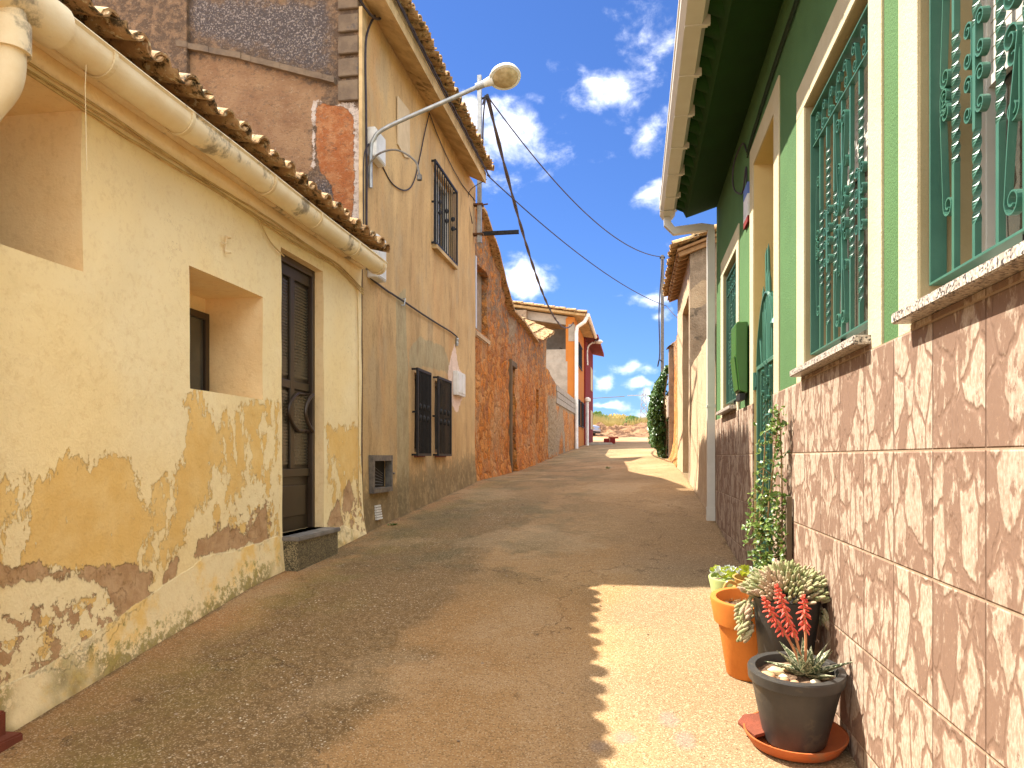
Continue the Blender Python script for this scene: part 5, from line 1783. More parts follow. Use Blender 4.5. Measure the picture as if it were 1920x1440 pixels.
mb.a = {'gry': region(pts, [LO([(1026, 740), (1046, 745), (1046, 850), (1026, 860)]), LO([(955, 590), (970, 603), (962, 640), (952, 640)])])}
mb.build('wall', M['orange_stone'], ob, smooth=True, angle=50)
w = MB()
for (a, b) in zip(pp[:-1], pp[1:]):
    n = max(1, int((b[0] - a[0]) / .25))
    for k in range(n):
        y0 = a[0] + (b[0] - a[0]) * k / n; y1 = a[0] + (b[0] - a[0]) * (k + 1) / n - .012
        z0 = a[1] + (b[1] - a[1]) * k / n; z1 = a[1] + (b[1] - a[1]) * (k + 1) / n
        if a[0] >= pp[6][0] - .01: continue
        j = .02 * nz(y0, 1, 7)
        w.prism([(XO + .13 + j, y0, z0 + .0), (XO + .13 + j, y1, z1 + .0), (XO + .13 + j, y1, z1 + .05), (XO + .13 + j, y0, z0 + .05)], (-.62, 0, .03))
w.build('coping', M['tile'], ob)
# tiled lean-to roof above the end of the old wall
tiles('roof', M['tile'], ob, pp[6][0], yE + .1, lambda y: (XO + .22, y, float(np.interp(y, [pp[6][0], yE], [pp[6][1], pp[7][1]])) + .02), (-.9, 0, .42), .22, .09, .42, 4, seed=31)
w = MB(); w.box((XO - .12, dY0 + .02, gz(XO, 17) - .3), (XO - .08, dY1 - .02, dZ - .02))
w.box((XO - .08, dY0 + .02, gz(XO, 17) + .62), (XO - .055, dY1 - .02, gz(XO, 17) + .70)); w.build('door', M['wood_dark'], ob)
w = MB(); w.box((XO - .08, dY0 + .0, gz(XO, 17) - .3), (XO + .06, dY0 + .12, dZ)); w.box((XO - .08, dY0 + .12, dZ - .12), (XO + .05, dY1, dZ)); w.build('door_frame', M['wood_dark'], ob, bevel=.01)
w = MB(); w.box((XO - .17, wy0, wz0), (XO - .14, wy1, wz1)); w.build('window', M['wood_dark'], ob)
w = MB(); w.box((XO - .15, 12.71, sz0), (XO - .11, sy1 - .02, sz1)); w.build('blocked_window', M['grey_render'], ob)
w = MB(); w.box((XO - .10, 12.55, sz0), (XO + .03, 12.64, sz1 + .1)); w.build('window_jamb', M['white_frame'], ob)
w = MB(); w.box((XO - .1, 12.6, sz0 - .14), (XO + .04, sy1 + .1, sz0 - .03), bev=.02); w.build('window_sill', M['beige_wall'], ob)
w = MB(); w.prism([(XO - .42, 12.52, -.3), (XO - 4, 12.52, -.3), (XO - 4, 12.52, E + 5.6), (XO - .42, 12.52, E + 4.4)], (0, .3, 0)); w.build('side_wall', M['grey_render'], ob)

# block wall between the old building and the orange house
yG = onx(1078, 748, XO)[0]
blk = thing('wall', 'grey concrete block wall between the rubble building and the orange house', 'wall', (XO, yF + 2, gz(XO, yF + 2)))
zt0 = onx(1043, 719, XO)[1]; zt1 = onx(1077, 747, XO)[1]
us = segs(yF + .02, yG, [], .12); vs = segs(gz(XO, yF) - .4, zt0 + .2, [], .12)
mb = MB(); uv = facade(mb, lambda u, v, d: (XO - .02 - d, u, v), us, vs, [], .25, lambda u, v: .03 * nz(u, v, 1.5, 53), top=lambda u: zt0 + (zt1 - zt0) * (u - yF) / (yG - yF))
mb.a = {'gry': np.array([.35 - (abs(nz(u, v, .35, 9)) * 1.6 + max(0, (u - yF - 3) / 9)) if v < zt0 - .75 else .6 for u, v in uv])}
mb.build('wall_face', M['orange_stone'], blk, smooth=True, angle=50)
w = MB()
for i in range(16):
    a = yF + .03 + (yG - yF) * i / 16
    for j in range(3):
        z = zt0 + (zt1 - zt0) * i / 16 - .22 * (j + 1) - .02
        w.box((XO - .03, a + (.2 if j % 2 else 0), z), (XO + .02, a + (yG - yF) / 16 - .02 + (.2 if j % 2 else 0), z + .205), bev=.008)
w.build('block_courses', M['cement'], blk)

# ------------------------------------------------------------------ orange house with a loggia
YO = yG
oh = thing('house', 'modern orange house with an open loggia under a tiled roof', 'house', (XO, YO, gz(XO, YO)))
Y2 = onx(1095, 700, XO)[0]
P = lambda X, Y: ony(X, Y, YO)
xl = -11.5
zr1 = onx(1080, 600, XO)[1]          # eave height at the street corner
slope = .17
rf = lambda x: zr1 + (XO - x) * slope
# street side wall with windows
sw = [(onx(1083.5, 700, XO)[0], onx(1090, 700, XO)[0], onx(1087, 690, XO)[1], onx(1087, 650, XO)[1]),
      (onx(1083, 700, XO)[0], onx(1087, 700, XO)[0], onx(1085, 798, XO)[1], onx(1085, 752, XO)[1]),
      (onx(1089, 700, XO)[0], onx(1093.5, 700, XO)[0], onx(1091, 800, XO)[1], onx(1091, 757, XO)[1])]
us = segs(YO, Y2, [h[0] for h in sw] + [h[1] for h in sw], 2); vs = segs(gz(XO, YO) - .5, zr1, [h[2] for h in sw] + [h[3] for h in sw], 3)
mb = MB(); facade(mb, lambda u, v, d: (XO - d, u, v), us, vs, [(*h, .2) for h in sw], .4)
mb.build('street_wall', M['orange_paint'], oh)
for h in sw:
    w = MB(); w.box((XO - .15, h[0], h[2]), (XO - .10, h[1], h[3]))
    f = w.build('window', M['glass_dark'], oh)
    w = MB()
    for i in range(7):
        yy = h[0] + (h[1] - h[0]) * (i + .5) / 7
        w.box((XO + .02, yy - .02, h[2] - .05), (XO + .05, yy + .02, h[3] + .05))
    w.box((XO + .05, h[0] - .05, h[2] - .05), (XO + .07, h[1] + .05, h[2])); w.box((XO + .05, h[0] - .05, h[3]), (XO + .07, h[1] + .05, h[3] + .05)); w.box((XO - .02, h[0] - .05, h[3]), (XO + .05, h[0], h[3] + .04))
    w.build('window_grille', M['iron_black'], f)
# front
xp = P(1064, 700)[0]
w = MB(); w.prism([(xp, YO - .02, gz(XO, YO) - .5), (XO + .004, YO - .02, gz(XO, YO) - .5), (XO + .004, YO - .02, rf(XO)), (xp, YO - .02, rf(xp))], (0, .018, 0)); w.box((xp, YO - .002, gz(XO, YO) - .5), (XO - .42, YO + .35, rf(XO) - .05)); w.build('corner_pier', M['orange_paint'], oh)
w = MB(); a = P(1066, 640); b = P(1078, 608); w.box((a[0], YO - .035, a[1]), (b[0], YO - .021, b[1])); w.build('plaster_patch', M['cement'], oh)
zl = P(1040, 655)[1]; zm = P(1040, 678)[1]
w = MB(); w.box((xl, YO + .02, zm), (xp, YO + .3, zl)); w.box((xl, YO - .005, gz(XO, YO) - .5), (xp, YO + .3, zm)); w.build('balcony_wall', M['cement'], oh)
w = MB(); w.prism([(xl, YO + .02, rf(xl) - .38), (xp, YO + .02, rf(xp) - .38), (xp, YO + .02, rf(xp)), (xl, YO + .02, rf(xl))], (0, .3, 0)); w.build('roof_beam', M['cement'], oh)
w = MB(); w.box((xl, YO + 3.0, zl), (XO - .4, YO + 3.2, rf(XO))); w.box((xl, YO + .3, zl - .3), (XO - .4, YO + 3.2, zl - .1)); w.build('loggia_wall', M['cement'], oh)
c0 = P(956, 700); c1 = P(989, 583)
w = MB(); w.box((c0[0], YO - .3, zl), (c1[0], YO + .3, c1[1]), bev=.02); w.build('chimney', M['grey_render'], oh)
w = MB(); w.prism([(XO + .5, YO - .35, rf(XO) - .0), (xl, YO - .35, rf(xl) + .0), (xl, YO - .35, rf(xl) + .1), (XO + .5, YO - .35, rf(XO) + .1)], (0, Y2 - YO + .35, 0)); w.build('roof_deck', M['eave_cement'], oh)
tiles('roof', M['tile'], oh, YO - .4, Y2, lambda y: (XO + .55, y, rf(XO) + .10), (-1, 0, slope), .28, .11, .6, 17, seed=41)
w = MB(); w.tube([(XO + .62, YO - .3, rf(XO) + .04), (XO + .62, Y2, rf(XO) + .04)], .09, 8); w.build('gutter', M['white_box'], oh)
w = MB(); w.tube([(XO + .58, YO - .2, rf(XO)), (XO + .45, YO - .2, rf(XO) - .25), (XO + .12, YO - .12, rf(XO) - .45), (XO + .08, YO - .12, rf(XO) - .7), (XO + .08, YO - .12, gz(XO, YO) - .1)], .085, 10); w.build('downpipe', M['white_box'], oh)

# ------------------------------------------------------------------ red house
rh = thing('house', 'dark red house with a sloping eave next to the orange house', 'house', (XO, Y2 + 3, gz(XO, Y2 + 3)))
Y3 = onx(1109.5, 700, XO)[0]
zr2 = onx(1100, 645, XO)[1]
lw = [(onx(1105, 700, XO)[0], onx(1108, 700, XO)[0], onx(1106, 732, XO)[1], onx(1106, 690, XO)[1]), (onx(1105, 700, XO)[0], onx(1108, 700, XO)[0], onx(1106, 805, XO)[1], onx(1106, 770, XO)[1])]
us = segs(Y2 + .02, Y3, [h[0] for h in lw] + [h[1] for h in lw], 3); vs = segs(gz(XO, Y2) - .5, zr2, [h[2] for h in lw] + [h[3] for h in lw], 3)
mb = MB(); facade(mb, lambda u, v, d: (XO + .08 - d, u, v), us, vs, [(*h, .15) for h in lw], .5)
mb.build('street_wall', M['red_paint'], rh)
for h in lw:
    w = MB(); w.box((XO - .04, h[0], h[2]), (XO + .1, h[1], h[3])); w.build('window_shutter', M['cream_trim'], rh)
w = MB(); w.box((xl, Y2 + .3, gz(XO, Y2) - .5), (XO - .4, Y3, zr2)); w.build('house_core', M['red_paint'], rh)
w = MB(); w.prism([(XO + .75, Y2 + .02, zr2 - .02), (XO - 3.5, Y2 + .02, zr2 + .9), (XO - 3.5, Y2 + .02, zr2 + 1.12), (XO + .75, Y2 + .02, zr2 + .16)], (0, Y3 - Y2 + .5, 0)); w.build('roof', M['red_paint'], rh)
w = MB(); w.box((XO + .02, Y2 + .3, gz(XO, Y2) - .2), (XO + .10, Y2 + .38, gz(XO, Y2) + 2.6)); 
w.tube([(XO + .25, Y2 - .9, gz(XO, Y2) - .2), (XO + .25, Y2 - .9, onx(1100, 752, XO + .25)[1])], .06, 10)
w.lathe([(.07, 0), (.16, .05), (.16, .18), (.05, .26)], (XO + .25, Y2 - .9, onx(1100, 752, XO + .25)[1]), 10)
tag(w.build('bollard_post', M['white_box']), 'slim white post with a small cap in front of the red house', 'post')

fl = thing('street_lamp', 'small distant street lamp on a thin arm fixed to the red house', 'street lamp', (XO, Y2 + 1.5, E + 4))
yl2 = Y2 + .9
a1 = onx(1100, 690, XO)[1]
hd = ony(1122, 641, yl2)
w = MB(); w.tube(spline([(XO + .13, yl2, a1), (XO + .13, yl2, a1 + .9), (XO + .35, yl2, a1 + 1.2), (hd[0] - .2, yl2, hd[1] - .05)]), .045, 8); w.build('arm', M['lamp_white'], fl, smooth=True)
w = MB(); w.lathe([(.001, -.12), (.16, -.09), (.26, 0), (.16, .10), (.001, .14)], (hd[0], yl2, hd[1]), 14); w.build('lamp_head', M['lamp_white'], fl, smooth=True)

# ------------------------------------------------------------------ overhead cables
at = lambda X, Y, y: Vector((ony(X, Y, y)[0], y, ony(X, Y, y)[1]))
pa = at(925, 182, 12.36); pt = Vector((.80, 23.2, E + 6.1))


def wire(a, b, s, r, label, grp=None, twist=False, name='overhead_cable'):
    w = MB(); q = sag(a, b, s, 60)
    if twist:
        for ph in (0, math.pi):
            w.tube([p + Vector((math.cos(i * 1.1 + ph) * r * .9, 0, math.sin(i * 1.1 + ph) * r * .9)) for i, p in enumerate(q)], r, 6)
    else: w.tube(q, r, 6)
    return tag(w.build(name, M['cable_black']), label, 'cable', 'cables strung over the lane')


wire(Vector((-2.46, 12.36, E + 6.08)), pt, .62, .012, 'thin cable from the steel post to the top of the telegraph pole')
wire(Vector((XE + .02, 12.0, E + 4.62)), at(1250, 574, 23.2), .28, .010, 'thin cable from the tan house eave to the middle of the telegraph pole')
wire(at(1250, 574, 23.2), at(1275, 600, 16.0), .02, .010, 'short cable from the telegraph pole to the beige gateway building')
wire(Vector((-2.46, 12.36, E + 6.05)), at(1075, 605, YO - .02), 1.5, .020, 'thick twisted cable sagging from the steel post to the orange house', twist=True)
wire(at(1050, 652, YO - .02), at(1100, 640, Y2 + .9), .4, .02, 'short drooping cable between the orange house and the far street lamp')

# ------------------------------------------------------------------ car, pylon, far plants, debris
YC = 60.0
cx1 = ony(1125, 800, YC)[0]
car = thing('parked_car', 'silver car parked at the lane end, half hidden by the red house', 'car', (cx1 - .62, YC, gz(-2.7, YC) + .03), (0, 0, R(-20)))
LC = dict(local=True)
w = MB()
w.prism([(a, 0, b) for a, b in [(0, .26), (.03, .5), (0, .72), (-.06, .84), (-.66, 1.0), (-.72, 1.02), (-3.9, 1.04), (-4.05, .8), (-4.05, .26)]], (0, 1.7, 0))
w.build('body', M['car_paint'], car, bevel=.07, **LC)
w = MB(); w.prism([(a, .12, b) for a, b in [(-.62, .98), (-1.15, 1.52), (-1.4, 1.58), (-3.1, 1.58), (-3.8, 1.0)]], (0, 1.46, 0))
w.build('cabin', M['car_paint'], car, bevel=.06, **LC)
w = MB(); w.prism([(a, .105, b) for a, b in ((-.90, 1.05), (-1.28, 1.47), (-2.1, 1.49), (-2.1, 1.05))], (0, .012, 0)); w.build('side_window', M['glass_dark'], car, **LC)
w = MB(); w.prism([(a, .22, b) for a, b in ((-.68, 1.04), (-1.12, 1.49), (-1.09, 1.52), (-.62, 1.04))], (0, 1.26, 0)); w.build('windscreen', M['glass_dark'], car, **LC)
for xx in (-.75, -3.2):
    for yy in (-.01, 1.5):
        w = MB(); w.tube([(xx, yy, .30), (xx, yy + .2, .30)], .31, 20); wh = w.build('wheel', M['tyre'], car, smooth=True, **LC)
        w = MB(); w.tube([(xx, yy - .01, .30), (xx, yy + .03, .30)], .19, 14); w.build('rim', M['galv'], wh, smooth=True, **LC)
for yy in (.12, 1.30):
    w = MB(); w.box((-.06, yy, .60), (.04, yy + .28, .72), bev=.02); w.build('headlight', M['lamp_glass'], car, **LC)
w = MB(); w.box((-.02, .1, .30), (.05, 1.6, .42), bev=.02); w.build('bumper', M['iron_black'], car, **LC)

py = thing('power_pylon', 'distant lattice power pylon standing in the field', 'pylon', (0, 150, 0))
pc = ony(1207, 800, 150)
zt = ony(1207, 737, 150)[1]; zb = E + 2.0
w = MB()
for s1, s2 in ((-1, -1), (1, -1), (1, 1), (-1, 1)):
    w.tube([(pc[0] + s1 * 1.1, 150 + s2 * 1.1, zb), (pc[0] + s1 * .35, 150 + s2 * .35, zt)], .06, 4)
nn = 9
for i in range(nn):
    f0, f1 = i / nn, (i + 1) / nn
    r0 = 1.1 - .75 * f0; r1 = 1.1 - .75 * f1; z0 = zb + (zt - zb) * f0; z1 = zb + (zt - zb) * f1
    for yy in (-1, 1):
        w.tube([(pc[0] - r0, 150 + yy * r0, z0), (pc[0] + r1, 150 + yy * r1, z1)], .04, 4); w.tube([(pc[0] + r0, 150 + yy * r0, z0), (pc[0] - r1, 150 + yy * r1, z1)], .04, 4)
w.build('lattice_tower', M['galv'], py)
w = MB(); w.box((pc[0] - 3.2, 149.9, zt - .5), (pc[0] + 3.2, 150.1, zt - .35)); w.tube([(pc[0], 150, zt - .5), (pc[0], 150, zt + 1.1)], .09, 6); w.build('cross_arm', M['galv'], py)
w = MB()
for dx in (-3.7, ): w.tube(sag((pc[0] + dx, 150, zt - .6), (pc[0] + dx - 120, 160, zt + .2), 1.5, 30), .07, 5)
tag(w.build('power_line', M['vent_metal']), 'faint far power line running left from the pylon', 'cable')

rn = random.Random(5)
w = MB()
for i in range(15000):
    xx = rn.uniform(-22, 16); yy = rn.uniform(68, 76)
    dn = nz(xx, yy, .25, 40)
    if dn < -.25: continue
    z0 = gz(np.clip(xx, -2.7, .9), yy) + .75
    h = rn.uniform(.5, 1.15) * (1 + .5 * dn) * (1.15 if xx < -3 else 1)
    bx = rn.uniform(-.25, .25); tw_ = rn.uniform(.015, .04)
    w.add([(xx - tw_, yy, z0), (xx + tw_, yy, z0), (xx + bx * .5 + tw_ * .7, yy, z0 + h * .6), (xx + bx * .5 - tw_ * .7, yy, z0 + h * .6), (xx + bx, yy + .1, z0 + h)], [(0, 1, 2, 3), (3, 2, 4)])
o = w.build('dry_grass', M['reed']); o['kind'] = 'stuff'


def bush(x, y, z, r, h, n, mt, label, grp=None, name='bush'):
    b = thing(name, label, 'bush', (x, y, z), group=grp)
    w = MB()
    for i in range(n):
        a = rn.uniform(0, 2 * math.pi); t = rn.random() ** .5; zz = rn.random()
        rr = r * math.sqrt(max(.03, 1 - (zz * 1.0) ** 2)) * (1 + .35 * nz(math.cos(a) * 2 + x, math.sin(a) * 2, 1.5, zz * 3))
        p = (x + rr * t * math.cos(a), y + rr * t * math.sin(a), z + zz * h * (1 + .25 * nz(a, x, 2, 1)))
        add_leaf(w, p, (rn.uniform(-1, 1), rn.uniform(-1, 1), rn.uniform(.0, 1.4)), (rn.uniform(-1, 1), rn.uniform(-1, .2), rn.uniform(0, 1)), r * rn.uniform(.09, .2), r * rn.uniform(.05, .09))
    w.build('foliage', M[mt], b)
    w = MB()
    for i in range(5): w.tube([(x, y, z - .3), (x + rn.uniform(-.3, .3) * r, y, z + h * .4), (x + rn.uniform(-.6, .6) * r, y, z + h * .75)], .03, 5)
    w.build('stem', M['stem'], b)
    return b


bp = at(1187, 800, 70); bush(bp.x, 70, gz(0, 70) + .45, 1.1, 1.25, 2600, 'bush', 'bright green bush on the soil bank left of the pylon')
bp = at(1120, 800, 72); bush(bp.x, 72, gz(0, 72) + .3, 1.5, 1.75, 3000, 'bush', 'darker green bush just behind the parked car')
bp = at(1238, 800, 74); bush(bp.x, 74, gz(0, 74) + .4, 2.2, 1.1, 2200, 'reed', 'dry brown bush on the soil bank right of the pylon')
bp = at(1160, 800, 76); bush(bp.x, 76, gz(0, 76) + .4, 3.0, 1.35, 3000, 'reed', 'wide dry yellow bush in the middle of the soil bank')

g = ground(1142, 832)
w = MB()
rc = thing('crate', 'small red crate at the end of the lane', 'crate', g)
w.box((g[0] - .30, g[1], g[2]), (g[0] + .02, g[1] + .5, g[2] + .30), bev=.02); w.box((g[0] + .04, g[1], g[2]), (g[0] + .34, g[1] + .4, g[2] + .33), bev=.02)
w.build('crate_body', M['red_paint'], rc)
for i, (X, Y, l, lab) in enumerate(((1125, 834, 1.3, 'grey concrete slab lying left of the red crate'), (1150, 822, .7, 'broken brown slab lying behind the red crate'))):
    g = ground(X, Y); w = MB(); w.box((g[0] - l / 2, g[1], g[2] - .02), (g[0] + l / 2, g[1] + .6, g[2] + .12), bev=.03)
    tag(w.build('slab', M['cement'] if i == 0 else M['red_brick']), lab, 'slab')

# ------------------------------------------------------------------ flower pots and plants beside the tiled wall
SL = math.atan(.0968)


def pot(name, label, prof, x, y, mt, z=None, n=40, group=None, extra=None, tilt=True, parts=True):
    zz = gz(x, y) + .006 if z is None else z
    o = thing(name, label, 'flower pot', (x, y, zz), (SL if tilt else 0, 0, 0), group)
    w = MB(); w.lathe(prof, (0, 0, 0), n)
    w.build('body', M[mt], o, smooth=True, local=True, angle=30)
    return o


def soil(o, r, z):
    w = MB(); vs = [(0, 0, z)]
    n = 30; k = 9
    for j in range(1, k + 1):
        for i in range(n):
            a = 2 * math.pi * i / n; rr = r * j / k
            vs.append((rr * math.cos(a), rr * math.sin(a), z + .010 * nz(rr * math.cos(a), rr * math.sin(a), 18, r)))
    fs = [(0, 1 + i, 1 + (i + 1) % n) for i in range(n)] + [(1 + (j - 1) * n + i, 1 + j * n + i, 1 + j * n + (i + 1) % n, 1 + (j - 1) * n + (i + 1) % n) for j in range(1, k) for i in range(n)]
    w.add(vs, fs); return w.build('soil', M['soil'], o, smooth=True, local=True)


gr = 'flower pots along the tiled wall'
# front charcoal pot on a terracotta saucer
fx, fy = .655, 3.27
sc = thing('saucer', 'round terracotta saucer under the front charcoal pot', 'saucer', (fx, fy, gz(fx, fy) + .008), (SL, 0, 0))
w = MB(); w.lathe([(.0001, 0), (.165, 0), (.182, .008), (.204, .046), (.207, .056), (.199, .056), (.180, .018), (.160, .008), (.0001, .008)], (0, 0, 0), 48)
w.build('dish', M['saucer_clay'], sc, smooth=True, local=True, angle=40)
fz = gz(fx, fy) + .008 + .010
H = .315
p1 = pot('flower_pot', 'front charcoal plastic pot with thick rim standing on a terracotta saucer',
         [(.0001, 0), (.115, 0), (.124, .010), (.178, H - .05), (.190, H - .045), (.193, H - .006), (.190, H), (.162, H), (.158, H - .006), (.152, H - .05), (.150, H - .07)], fx, fy, 'pot_dark', fz, 56, gr)
soil(p1, .155, H - .034)
# aloe with coral flowers
nrm_t = Vector((0, -math.sin(SL), math.cos(SL)))
ax_, ay_ = fx + .045, fy + .01
az_ = fz + (H - .037)
aloe = thing('aloe', 'dark striped aloe with coral red flower spikes growing in the front charcoal pot', 'plant', (ax_, ay_ - .03, az_), (SL, 0, 0))
rn = random.Random(3)


def aloe_leaf(az, el, L, Wd, droop):
    w = MB(); n = 9; ed = []
    d0 = Vector((math.cos(az) * math.cos(el), math.sin(az) * math.cos(el), math.sin(el)))
    side = Vector((-math.sin(az), math.cos(az), 0))
    for i in range(n + 1):
        t = i / n
        c = d0 * (L * t) + Vector((0, 0, -droop * L * t * t)) + Vector((math.cos(az), math.sin(az), 0)) * .010
        up = side.cross(d0).normalized()
        if up.z < 0: up = -up
        ww = Wd * (1 - t ** 1.7) * (.75 + .5 * min(1, t * 4) * (1 - t)) + .0006
        w.v += [c + side * ww * .5 + up * ww * .20, c + side * ww * .25 + up * ww * .02, c - up * ww * .16, c - side * ww * .25 + up * ww * .02, c - side * ww * .5 + up * ww * .20, c + up * ww * .02]
        ed += [1, 0, .0, 0, 1, 0]
    for i in range(n):
        for k in range(6): w.f.append((i * 6 + k, i * 6 + (k + 1) % 6, (i + 1) * 6 + (k + 1) % 6, (i + 1) * 6 + k))
    w.a = {'edge': np.array(ed)}
    w.build('leaf', M['aloe'], aloe, smooth=True, local=True, angle=60)


for i in range(17):
    az = i * 2.399 + .3
    el = R(10 + 68 * (i / 16) ** 1.1)
    aloe_leaf(az, el, rn.uniform(.15, .21) * (1 - .2 * i / 16), .064 * (1 - .3 * i / 16), rn.uniform(-.12, .18))
for (dx, dy, hgt, fl_) in ((-.125, .02, .375, 1), (-.01, .05, .325, .5), (-.17, .06, .31, .7)):
    w = MB()
    path = spline([(-.01, 0, .0), (dx * .35, dy * .4, hgt * .4), (dx * .75, dy * .8, hgt * .75), (dx, dy, hgt)], 5)
    w.tube(path, [.0055] * (len(path) - 5) + [.004, .0035, .003, .002, .001], 7)
    stalk = w.build('flower_stalk', M['coral_stalk'], aloe, smooth=True, local=True)
    w = MB()
    nf = int(44 * fl_) + 10
    for i in range(nf):
        t = 1 - (i / nf) * .62 * (.6 + .4 * fl_)
        idx = t * (len(path) - 1); k = min(int(idx), len(path) - 2); c = path[k].lerp(path[k + 1], idx - k)
        a = i * 2.4; q = (1 - t)
        L_ = .010 + .024 * min(1, q * 4)
        dr = Vector((math.cos(a), math.sin(a), .7 - 1.6 * min(1, q * 2.4))).normalized()
        w.tube([c, c + dr * L_ * .35, c + dr * L_ * .8 + Vector((0, 0, -.002)), c + dr * L_ + Vector((0, 0, -.004))], [.0018, .0044, .0040, .0014], 6)
    w.build('blossom', M['coral'], stalk, smooth=True, local=True)
# pebbles and shells on the soil
for i, (dx, dy, sz, lab) in enumerate(((-.105, -.055, .030, 'pale ring shaped shell at the left edge of the front pot'), (-.075, .005, .034, 'large cream pebble behind the aloe stalks in the front pot'), (-.060, -.085, .028, 'flat yellow pebble at the front left of the front pot'),
                                       (-.025, -.105, .026, 'reddish flat pebble at the very front of the front pot'), (-.115, -.015, .022, 'small white pebble by the left rim of the front pot'), (.055, -.085, .024, 'grey pebble right of the aloe in the front pot'),
                                       (-.055, -.045, .024, 'rounded tan pebble in the middle of the front pot'), (-.03, .04, .026, 'greenish pebble half hidden behind the aloe'), (.10, -.03, .018, 'tiny brown pebble by the right rim of the front pot'))):
    bm = bmesh.new(); bmesh.ops.create_icosphere(bm, subdivisions=3, radius=1)
    for v in bm.verts:
        k = 1 + .22 * mnoise.noise(v.co * 1.3 + Vector((i * 7, 0, 0)))
        v.co = Vector((v.co.x * sz * k, v.co.y * sz * .72 * k, v.co.z * sz * .5 * k))
    w = MB(); w.bm(bm)
    cc = rn.choice([(.62, .48, .27), (.55, .36, .17), (.6, .52, .38), (.5, .28, .15)])
    ob_ = w.build('pebble', rough_mat('pebble_stone', cc, tuple(c * .8 for c in cc), 30, 90, .3, .002, .7, coord='obj'), None, smooth=True, local=True)
    base = Vector((fx, fy, fz)) + Matrix.Rotation(SL, 3, 'X') @ Vector((dx * 1.05, dy * 1.05, H - .034 + sz * .38))
    ob_.location = base; ob_.rotation_euler = (SL + rn.uniform(-.2, .2), rn.uniform(-.2, .2), rn.uniform(0, 3))
    tag(ob_, lab, 'pebble', 'pebbles and shells in the front pot')
# shard of clay tile and a stone beside the saucer
w = MB(); w.prism([(-.06, -.07, 0), (.06, -.075, 0), (.065, .06, 0), (.0, .085, 0), (-.055, .05, 0)], (0, 0, .016))
o = w.build('clay_shard', M['red_brick'], None, bevel=.003); o.location = (fx - .150, fy + .035, gz(fx - .15, fy) + .052); o.rotation_euler = (SL + .05, R(-9), .5)
tag(o, 'flat brown clay shard propped between the front pot and its saucer', 'clay shard')
bm = bmesh.new(); bmesh.ops.create_icosphere(bm, subdivisions=3, radius=.036)
for v in bm.verts: v.co *= 1 + .3 * mnoise.noise(v.co * 30); v.co.z *= .55
w = MB(); w.bm(bm); o = w.build('stone', M['grey_render'], None, smooth=True); o.location = (fx - .165, fy + .17, gz(fx - .16, fy + .17) + .012)
tag(o, 'small rough brown stone on the pavement behind the saucer', 'stone')

# terracotta pot
tx, ty = .583, 4.02
H = .405
p2 = pot('flower_pot', 'large bright orange terracotta pot with broad collar and dry soil',
         [(.0001, 0), (.112, 0), (.118, .008), (.163, H - .128), (.182, H - .124), (.203, H - .010), (.201, H), (.174, H), (.168, H - .008), (.150, H - .07)], tx, ty, 'terracotta', None, 56, gr)
soil(p2, .154, H - .062)
w = MB()
for i in range(240):
    a = rn.uniform(0, 6.28); rr = .145 * math.sqrt(rn.random()); d = rn.uniform(0, 6.28); l = rn.uniform(.006, .016)
    c = Vector((rr * math.cos(a), rr * math.sin(a), H - .052 + rn.uniform(-.006, .006)))
    w.tube([c, c + Vector((math.cos(d) * l, math.sin(d) * l, rn.uniform(0, .006)))], .0016, 4)
o = w.build('bark_chips', M['stem'], p2, local=True)
# charcoal pot on a low stand with peanut cactus
cx_, cy_ = .695, 3.68
zst = gz(cx_, cy_) + .006
st = pot('pot_stand', 'upturned dark pot used as a stand for the cactus pot', [(.0001, 0), (.118, 0), (.112, .19), (.108, .20), (.0001, .20)], cx_, cy_, 'pot_dark', zst)
st['category'] = 'pot stand'
H = .315
p3 = pot('flower_pot', 'tall charcoal pot holding the spiny finger cactus, raised behind the aloe', [(.0001, 0), (.118, 0), (.128, .012), (.122, .02), (.150, H - .01), (.152, H), (.143, H), (.136, H - .03)], cx_, cy_, 'pot_dark', zst + .2, 48, gr)
soil(p3, .138, H - .035)
w = MB()
rn = random.Random(17)
cbase = zst + .2 + H - .03


def finger(w, p, d, L, r):
    d = Vector(d).normalized(); p = Vector(p)
    side = d.cross(Vector((0, 0, 1)))
    if side.length < .05: side = Vector((1, 0, 0))
    side.normalize()
    bend = side.cross(d) * L * rn.uniform(-.05, .18)
    pts_ = [p, p + d * L * .3 + bend * .3, p + d * L * .7 + bend, p + d * L * .92 + bend * 1.1, p + d * L + bend * 1.1]
    w.tube(pts_, [r * .75, r, r * 1.02, r * .72, r * .15], 8)


for i in range(430):
    u = (i + .5) / 430
    a = i * 2.399
    rr = math.sqrt(u) * .165
    th = rr / .165
    x0 = cx_ + .012 + rr * math.cos(a) * 1.0; y0 = cy_ + rr * math.sin(a) * .95 - .01
    z0 = cbase + .02 + .085 * (1 - th ** 2) + rn.uniform(-.01, .012)
    out = Vector((math.cos(a) * th * 1.2 + rn.uniform(-.2, .2), math.sin(a) * th * 1.1 + rn.uniform(-.2, .2), 1.05 - th * .75))
    L_ = rn.uniform(.045, .085); rd = rn.uniform(.0062, .0085)
    finger(w, (x0, y0, z0), out, L_, rd)
for i in range(46):      # trailing stems on the lane side
    x0 = cx_ - .17 + rn.uniform(-.02, .03); y0 = cy_ + rn.uniform(-.10, .06)
    z0 = cbase - rn.random() * .17
    finger(w, (x0 + .0, y0, z0), (-.5 + rn.uniform(-.3, .3), rn.uniform(-.5, .3), -1 + rn.random() * .7), rn.uniform(.04, .065), .009)
